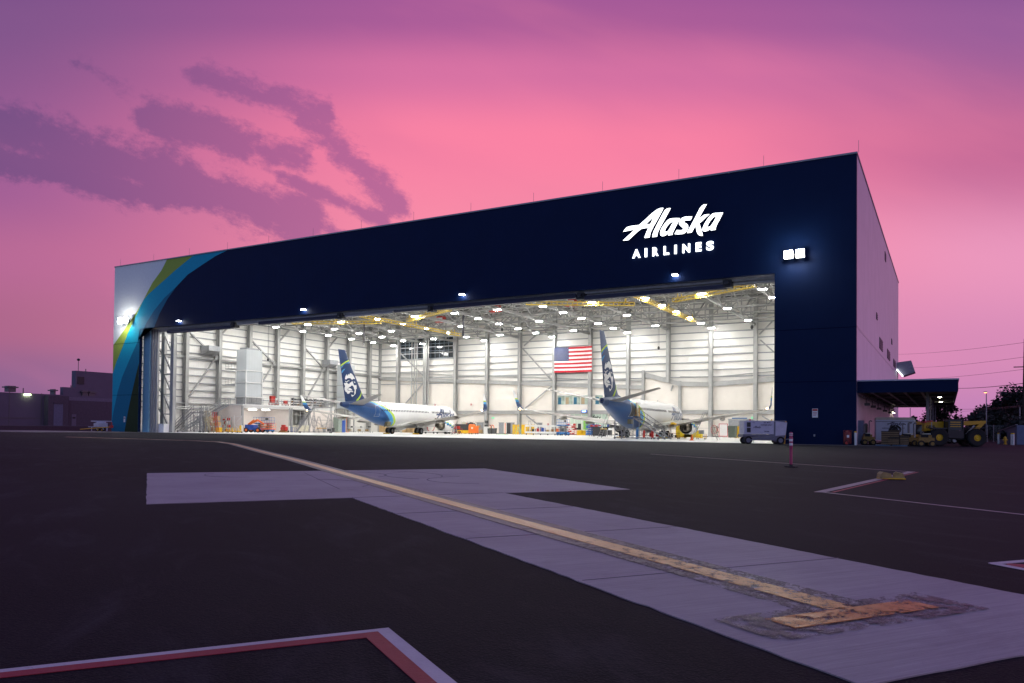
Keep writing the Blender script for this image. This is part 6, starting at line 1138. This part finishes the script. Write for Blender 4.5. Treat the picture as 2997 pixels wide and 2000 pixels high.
# telehandler
TH = T('telehandler', 'yellow telehandler with a black cab and huge tyres parked right of the canopy', 'telehandler', (at(2842, 1300, 4.5).x, 4.5, 0), .42)
for x, y in ((0, -.95), (-3.25, -.95), (0, .95), (-3.25, .95)):
    m = MB(); m.lathe([(.3, -.22), (.46, -.26), (.7, -.28), (.78, -.22), (.8, -.1), (.8, .1), (.78, .22), (.7, .28), (.46, .26), (.3, .22)], (x, y, .80), (0, 1, 0), 36)
    for k in range(22): q = 2 * pi * k / 22; m.beam((x + .80 * cos(q), y - .26, .80 + .80 * sin(q)), (x + .80 * cos(q + .12), y, .80 + .80 * sin(q + .12)), .07, .05).beam((x + .80 * cos(q + .12), y, .80 + .80 * sin(q + .12)), (x + .80 * cos(q), y + .26, .80 + .80 * sin(q)), .07, .05)
    m.build('tyre', black, TH, smooth=True); MB().lathe([(0, -.16), (.12, -.2), (.16, -.14), (.3, -.12), (.4, -.24), (.44, -.24), (.44, .2), (0, .2)], (x, y, .80), (0, 1, 0), 28).build('rim', yellow, TH, smooth=True)
MB().box(-3.9, .7, -.55, .55, .62, 1.15).box(-.4, .4, -.8, .8, .7, .9).build('chassis', M('machine_black', (.018, .018, .02), .5), TH)
mb_ = M('machine_black', (.018, .018, .02)); yt = M('machine_yellow', (.55, .30, .008), .4, var=.08)
MB().hexa([(-4.1, -.1, 1.35), (-.9, -.1, 1.75), (-.9, .45, 1.75), (-4.1, .45, 1.35), (-4.1, -.1, 2.15), (-.9, -.1, 2.35), (-.9, .45, 2.35), (-4.1, .45, 2.15)]).build('boom', yt, TH)
MB().hexa([(-.9, -.02, 1.85), (1.3, -.02, 2.12), (1.3, .37, 2.12), (-.9, .37, 1.85), (-.9, -.02, 2.28), (1.3, -.02, 2.36), (1.3, .37, 2.36), (-.9, .37, 2.28)]).build('inner_boom', yt, TH)
MB().beam((1.1, .15, 2.25), (.45, .15, 1.5), .3, .34).beam((.5, .15, 1.6), (.2, .15, 1.2), .22, .3).beam((-.6, .2, 2.0), (-1.5, .2, 1.0), .2, .2).build('lift_link', yt, TH); MB().beam((-.5, -.15, 1.1), (.2, -.15, 1.9), .12).build('hydraulic_ram', galv, TH)
MB().box(.3, 1.0, -.6, .6, .95, 1.35).box(-3.6, -2.4, -.9, -.2, .8, 1.5).build('engine_bay', mb_, TH); MB().box(-3.9, -2.6, -1.25, -.6, 1.55, 1.68).box(-.85, .8, -1.25, -.68, 1.66, 1.72).build('mudguard', mb_, TH)
cb = MB(); cb.box(-2.5, -1.15, -1.12, -.2, .75, 1.45)
for x, y in ((-2.45, -1.08), (-1.2, -1.08), (-2.45, -.22), (-1.2, -.22)): cb.beam((x, y, 1.4), (x * .96 - .04, y, 2.38), .09)
cb.box(-2.45, -1.15, -1.12, -.2, 2.36, 2.46); cb.build('cab_frame', mb_, TH); MB().box(-2.42, -1.22, -1.06, -.24, 1.46, 2.35).build('cab_glass', M('cab_glass', (.015, .015, .016), .12, 0, 0), TH)
gb = MB()
for k in range(3): gb.box(-2.3, -1.4, -1.1, -1.07, 1.75 + .2 * k, 1.83 + .2 * k)
gb.build('cab_grille', yt, TH); text('brand_lettering', 'GEHL', .34, mb_, TH, (-3.95, -.12, 1.62), ux=Vector((1, 0, .09)).normalized(), uy=Vector((-.09, 0, 1)).normalized(), bold=.012)
MB().box(-4.2, -4.05, -.4, .5, 2.1, 2.25).build('tail_lamp', red, TH); MB().box(.3, .75, -.62, -.6, 1.05, 1.2).build('maker_plate', white, TH)
t = T('stop_paddle', 'thin grey measuring post standing beside the canopy post', 'post', (at(2727, 1290, 2.5).x, 2.5, 0)); MB().box(-.03, .03, -.03, .03, 0, 2.3).build('post', galv, t); MB().box(-.4, .1, -.04, .04, 2.2, 2.32).build('arm', red, t)

# ------------------------------------------------------------------ far right: lamp, poles, fence, trees
p = at(2887, 1290, 60); t = T('street_lamp', 'slim street lamp with a glowing orange head at right', 'street lamp', (p.x, 60, 0)); hz = at(2887, 1149, 60).z
MB().tube((0, 0, 0), (0, 0, hz), .09, 10, 0, .06).build('pole', galv, t); MB().box(-.35, .1, -.12, .12, hz, hz + .14).build('head', steel_d, t); MB().box(-.3, .08, -.1, .1, hz - .06, hz - .003).build('lens', M('sodium_glow', (1, .6, .3), .5, 0, 0, emit=(1, .36, .12), es=7), t)
for px, y, py, lb in ((2664, 120, 1196, 'dark slim pole seen under the canopy'), (2985, 45, 1193, 'thin grey pole standing left of the utility pole')): p = at(px, 1290, y); t = T('thin_pole', lb, 'pole', (p.x, y, 0)); h_ = at(px, py, y).z; MB().tube((0, 0, 0), (0, 0, h_), .07, 8).build('pole', galv, t); MB().box(-.08, .08, -.08, .08, h_, h_ + .12).build('cap', steel_d, t)
dkw = M('pole_wood', (.03, .022, .02), .9)
p = at(2994, 1290, 42); UP = T('utility_pole', 'dark wooden utility pole with a cross arm at the right edge', 'utility pole', (p.x, 42, 0)); z1 = at(2994, 1134, 42).z; MB().tube((0, 0, 0), (.25, 0, 13.5), .19, 10, 0, .13).build('pole', dkw, UP); MB().box(-1.5, 1.6, -.08, .08, z1 - .08, z1 + .08).box(-1.0, 1.0, -.06, .06, z1 + 2.6, z1 + 2.72).build('cross_arm', dkw, UP); MB().beam((-1.0, 0, z1), (0, 0, z1 - .8), .06).beam((1.0, 0, z1), (0, 0, z1 - .8), .06).build('brace', dkw, UP)
for x in (-1.4, -.7, .7, 1.4): MB().lathe([(.05, 0), (.07, .12), (.03, .22), (0, .22)], (x, 0, z1 + .08), n=8).build('insulator', galv, UP)
wm = M('wire_black', (.03, .025, .03), .6)
for (a0, b0, a1, b1, r_, lb) in ((2600, 1037.5, 3060, 994, .022, 'highest overhead wire crossing the pink sky at right'), (2640, 1076.5, 3060, 1036, .022, 'second overhead wire from the top, behind the slanted hood'), (2610, 1111, 3060, 1073, .022, 'third overhead wire from the top'), (2760, 1135, 3060, 1113, .05, 'thick overhead cable reaching the cross arm'), (2760, 1195, 3060, 1179, .03, 'low overhead wire passing behind the trees'), (2700, 1203, 3060, 1183, .02, 'lowest overhead wire seen below the canopy')):
    A_, B_ = at(a0, b0, 150), at(a1, b1, 40); t = T('overhead_wire', lb, 'wire', tuple(A_), group='overhead wires at right'); D_ = B_ - A_; MB().pipe([tuple(D_ * (i / 16) - Vector((0, 0, .5 * 4 * (i / 16) * (1 - i / 16)))) for i in range(17)], r_, 5).build('wire', wm, t); MB().lathe([(.05, -.1), (.08, 0), (.05, .1)], (0, 0, 0), n=6).build('clamp', wm, t)
p0, p1 = at(2890, 1290, 50), at(2926, 1290, 50); t = T('chain_link_fence', 'dark chain link fence section behind the street lamp', 'fence', (p0.x, 50, 0)); L_ = p1.x - p0.x; m = MB()
for k in range(int(L_ / .12)): m.beam((k * .12, 0, .05), (k * .12 + .9, 0, 2.2), .008).beam((k * .12 + .9, 0, .05), (k * .12, 0, 2.2), .008)
m.build('mesh', galv, t); m = MB()
for x in (0, L_ / 2, L_ + .9): m.tube((x, 0, 0), (x, 0, 2.4), .04, 8)
m.tube((0, 0, 2.25), (L_ + .9, 0, 2.25), .025, 6); m.build('fence_post', galv, t)
a, b = at(2924, 1290, 34), at(2976, 1290, 24); t = T('storage_shed', 'low blue grey shed wall behind the bollards at right', 'shed', (a.x, 34, 0)); bw = M('shed_bluegrey', (.11, .14, .24), .7)
MB().hexa([(0, 0, 0), (b.x - a.x, -10, 0), (b.x - a.x + 1, -9.7, 0), (1, .3, 0), (0, 0, 1.45), (b.x - a.x, -10, 2.15), (b.x - a.x + 1, -9.7, 2.15), (1, .3, 1.45)]).build('wall', bw, t); MB().beam((0, -.05, 1.5), (b.x - a.x, -10.05, 2.2), .2, .1).build('coping', M('coping_grey', (.2, .19, .22), .8), t)
p = at(2942, 1290, 24); t = T('fire_hydrant', 'yellow fire hydrant before the blue grey shed', 'hydrant', (p.x, 24, 0)); MB().lathe([(0, 0), (.2, 0), (.2, .06), (.12, .08), (.12, .62), (.17, .66), (.13, .8), (.05, .88), (0, .9)], (0, 0, 0), n=16).build('barrel', yellow_eq, t, smooth=True); MB().tube((-.24, 0, .5), (.24, 0, .5), .07, 10).tube((0, -.26, .45), (0, .1, .45), .08, 10).build('outlet', yellow_eq, t)
leafm = M('leaf_dark', (.008, .012, .008), .8, var=.35, nscale=.5); leafl = M('leaf_mid', (.016, .020, .014), .8, var=.3, nscale=.5); barkm = M('bark', (.03, .024, .02), .9)
def tree(lb, px, y, h, r, seed, n=3600, squash=1., trunk=True, name='broadleaf_tree'):
    rn = random.Random(seed); p = at(px, 1290, y); t = T(name, lb, 'tree', (p.x, y, gh(p.x, y)), rn.random() * 6, 'trees beyond the fence at right'); tr_ = MB(); top = h - r * .9
    tr_.tube((0, 0, 0), (.1, 0, h * .45), .22, 8, 0, .15); cl_ = []
    for k in range(34):
        a_ = rn.random() * 2 * pi; e = rn.random() ** .7; rr = r * (.25 + .75 * rn.random() ** .5); z = h * (.22 + .74 * rn.random()); sc = math.sqrt(max(.08, 1 - ((z / h - .5) / .55) ** 2)); c = Vector((cos(a_) * rr * sc, sin(a_) * rr * sc, z)); cl_.append((c, r * (.20 + .24 * rn.random())))
        tr_.tube((.05, 0, h * (.2 + .25 * rn.random())), tuple(c), .06, 5, 0, .02)
    tr_.build('trunk', barkm, t); m = MB()
    for i in range(n):
        c, s_c = rn.choice(cl_); d = Vector((rn.gauss(0, 1), rn.gauss(0, 1), rn.gauss(0, .8))); d = d.normalized() * s_c * (rn.random() ** .45) * 1.25; q = c + d
        if q.z < .2: continue
        u = Vector((rn.gauss(0, 1), rn.gauss(0, 1), rn.gauss(0, 1))).normalized(); v = u.orthogonal().normalized(); s_l = .20 + .20 * rn.random(); m.face([q - u * s_l, q + v * s_l * .6, q + u * s_l, q - v * s_l * .6], 0 if rn.random() < .65 else 1)
    m.build('crown', [leafm, leafl], t)
tree('tallest dark tree, beside the utility pole', 2972, 95, 9.6, 3.4, 1, 3600); tree('tall dark tree left of the tallest one', 2942, 98, 7.9, 3.0, 2, 3000); tree('rounded dark tree behind the street lamp', 2902, 96, 6.3, 3.0, 3, 2800); tree('low spreading dark tree left of the street lamp', 2872, 92, 4.6, 2.6, 4, 2400); tree('dark tree standing alone behind the telehandler', 2762, 110, 7.0, 3.3, 5, 3000); tree('dark tree at the right edge behind the utility pole', 3010, 90, 8.6, 3.6, 6, 2600)
tree('low dark bush behind the fence at right', 2925, 70, 3.6, 2.6, 7, 2200, name='bush'); tree('low dark bush behind the telehandler wheel', 2885, 66, 2.9, 2.5, 8, 2000, name='bush'); tree('dark bush beyond the shed', 2965, 60, 3.4, 2.8, 9, 2200, name='bush'); tree('small distant tree seen under the canopy, right one', 2690, 150, 4.2, 1.8, 10, 900); tree('small pointed distant tree seen under the canopy, left one', 2678, 160, 5.6, 1.0, 11, 900); tree('grassy scrub at the right edge by the bollards', 2990, 30, 1.9, 1.6, 12, 1800, name='bush'); tree('low bush left of the telehandler, far away', 2725, 130, 3.6, 3.2, 13, 1600, name='bush'); tree('dark bush right of the shed wall', 3000, 44, 2.8, 2.2, 14, 1600, name='bush')

# ------------------------------------------------------------------ far left: the older building
OB = T('service_building', 'long grey service building with roll door beyond the hangar at left', 'building', (0, 0, 0)); ow = ribbed('old_wall', (.13, .11, .155), 1, 3.0, .8, 0, .2, .03); ow2 = M('old_block', (.095, .075, .10), .85, var=.12, nscale=2); owp = M('old_pale', (.16, .145, .20), .8)
BX = -205.0
def blk_(px0, px1, py, dx_, mat, nm, back=14, z0=.55):
    a, b = atx(px0, py, BX + dx_), atx(px1, py, BX + dx_); return MB().box(BX + dx_ - back, BX + dx_, a.y, b.y, z0, a.z).build(nm, mat, OB)
blk_(-160, 345, 1141, 0, ow, 'main_wing', 30); blk_(142, 202, 1157, 2.0, ow2, 'door_bay', 4); blk_(202, 345, 1172, 1.0, ow2, 'block_wall', 4); blk_(202, 345, 1162, .4, owp, 'parapet', 4); blk_(222, 345, 1085, -6, ow, 'upper_wing', 2); blk_(185, 345, 1133, -3.5, ow, 'middle_wing', 1.5)
a, b = atx(158, 1181, BX + 2.05), atx(184.5, 1181, BX + 2.05); d_ = MB().box(BX + 2.0, BX + 2.06, a.y, b.y, .6, a.z).build('roll_door', M('roll_door', (.13, .145, .22), .6), OB); MB().box(BX + 2.0, BX + 2.3, a.y - .1, b.y + .1, a.z, a.z + .25).build('door_head', ow2, d_)
a, b = atx(210, 1213, BX + 1.05), atx(223, 1213, BX + 1.05); d_ = MB().box(BX + 1.0, BX + 1.08, a.y, b.y, .6, a.z).build('door', owp, OB); MB().box(BX + 1.08, BX + 1.1, a.y + .2, b.y - .2, a.z - 1.2, a.z - .7).build('door_window', dark, d_)
for px, w_, py in ((36, 22, 1129), (250, 17, 1143), (269, 17, 1145), (161, 5, 1139)): a = atx(px - w_ / 2, py, BX - 3); b = atx(px + w_ / 2, py, BX - 3); MB().box(BX - 5, BX - 3, a.y, b.y, a.z - 1.6, a.z).box(BX - 5.3, BX - 2.7, a.y - .5, b.y + .5, a.z - .5, a.z - .2).build('roof_unit', steel_d, OB)
for px, py0, py1 in ((68, 1142, 1136), (207, 1148, 1128), (211, 1148, 1127), (251, 1086, 1080)): a = atx(px, py0, BX - 4); MB().tube((BX - 4, a.y, a.z - 1), (BX - 4, a.y, atx(px, py1, BX - 4).z), .12, 6).build('roof_pipe', steel_d, OB)
a = atx(237, 1103, BX - 5.9); MB().box(BX - 6, BX - 5.9, a.y - 1, a.y + 1, a.z - 2.2, a.z).build('window', dark, OB)
for px in (27, 121): a = atx(px, 1200, BX + .05); MB().box(BX, BX + .06, a.y - .08, a.y + .08, .6, 9.3).build('downpipe', steel_d, OB)
MB().box(BX, BX + .1, atx(-160, 1200, BX).y, atx(120, 1200, BX).y, 2.5, 2.65).build('wall_pipe', steel_d, OB)
a = atx(229, 1086, BX - 8); t = T('roof_mast', 'thin mast with a round ball on the grey building roof', 'mast', (BX - 8, a.y, a.z - .6)); h_ = atx(229, 1053, BX - 8).z - a.z + .6; MB().tube((0, 0, 0), (0, 0, h_), .08, 6).build('mast', steel_d, t); MB().lathe([(0, -.4), (.35, -.25), (.45, 0), (.35, .25), (0, .4)], (0, 0, h_), n=12).build('ball', dark, t)
a = atx(82, 1155, BX + .3); t = T('building_lamp', 'bright greenish lamp on the grey building wall at left', 'wall lamp', (BX, a.y, a.z)); MB().box(0, .5, -.7, .7, .15, .4).build('housing', dark, t); MB().box(.1, .55, -.9, .6, -.25, .14).build('lens', M('green_glow', (.8, 1, .6), .5, 0, 0, emit=(.78, 1, .50), es=14), t)
a = atx(139, 1205, BX + .3); MB().box(BX, BX + .3, a.y - .3, a.y + .3, a.z - .3, a.z + .3).build('wall_box', dark, OB)
vm = M('verge_earth', (.050, .035, .048), .95, var=.4, nscale=.3); tag(MB().hexa([(-196, -60, .0), (-168, -60, .0), (-168, 200, .0), (-196, 200, .0), (-196, -60, .64), (-170, -60, .64), (-170, 200, .64), (-196, 200, .64)]).build('verge', vm), kind='structure')
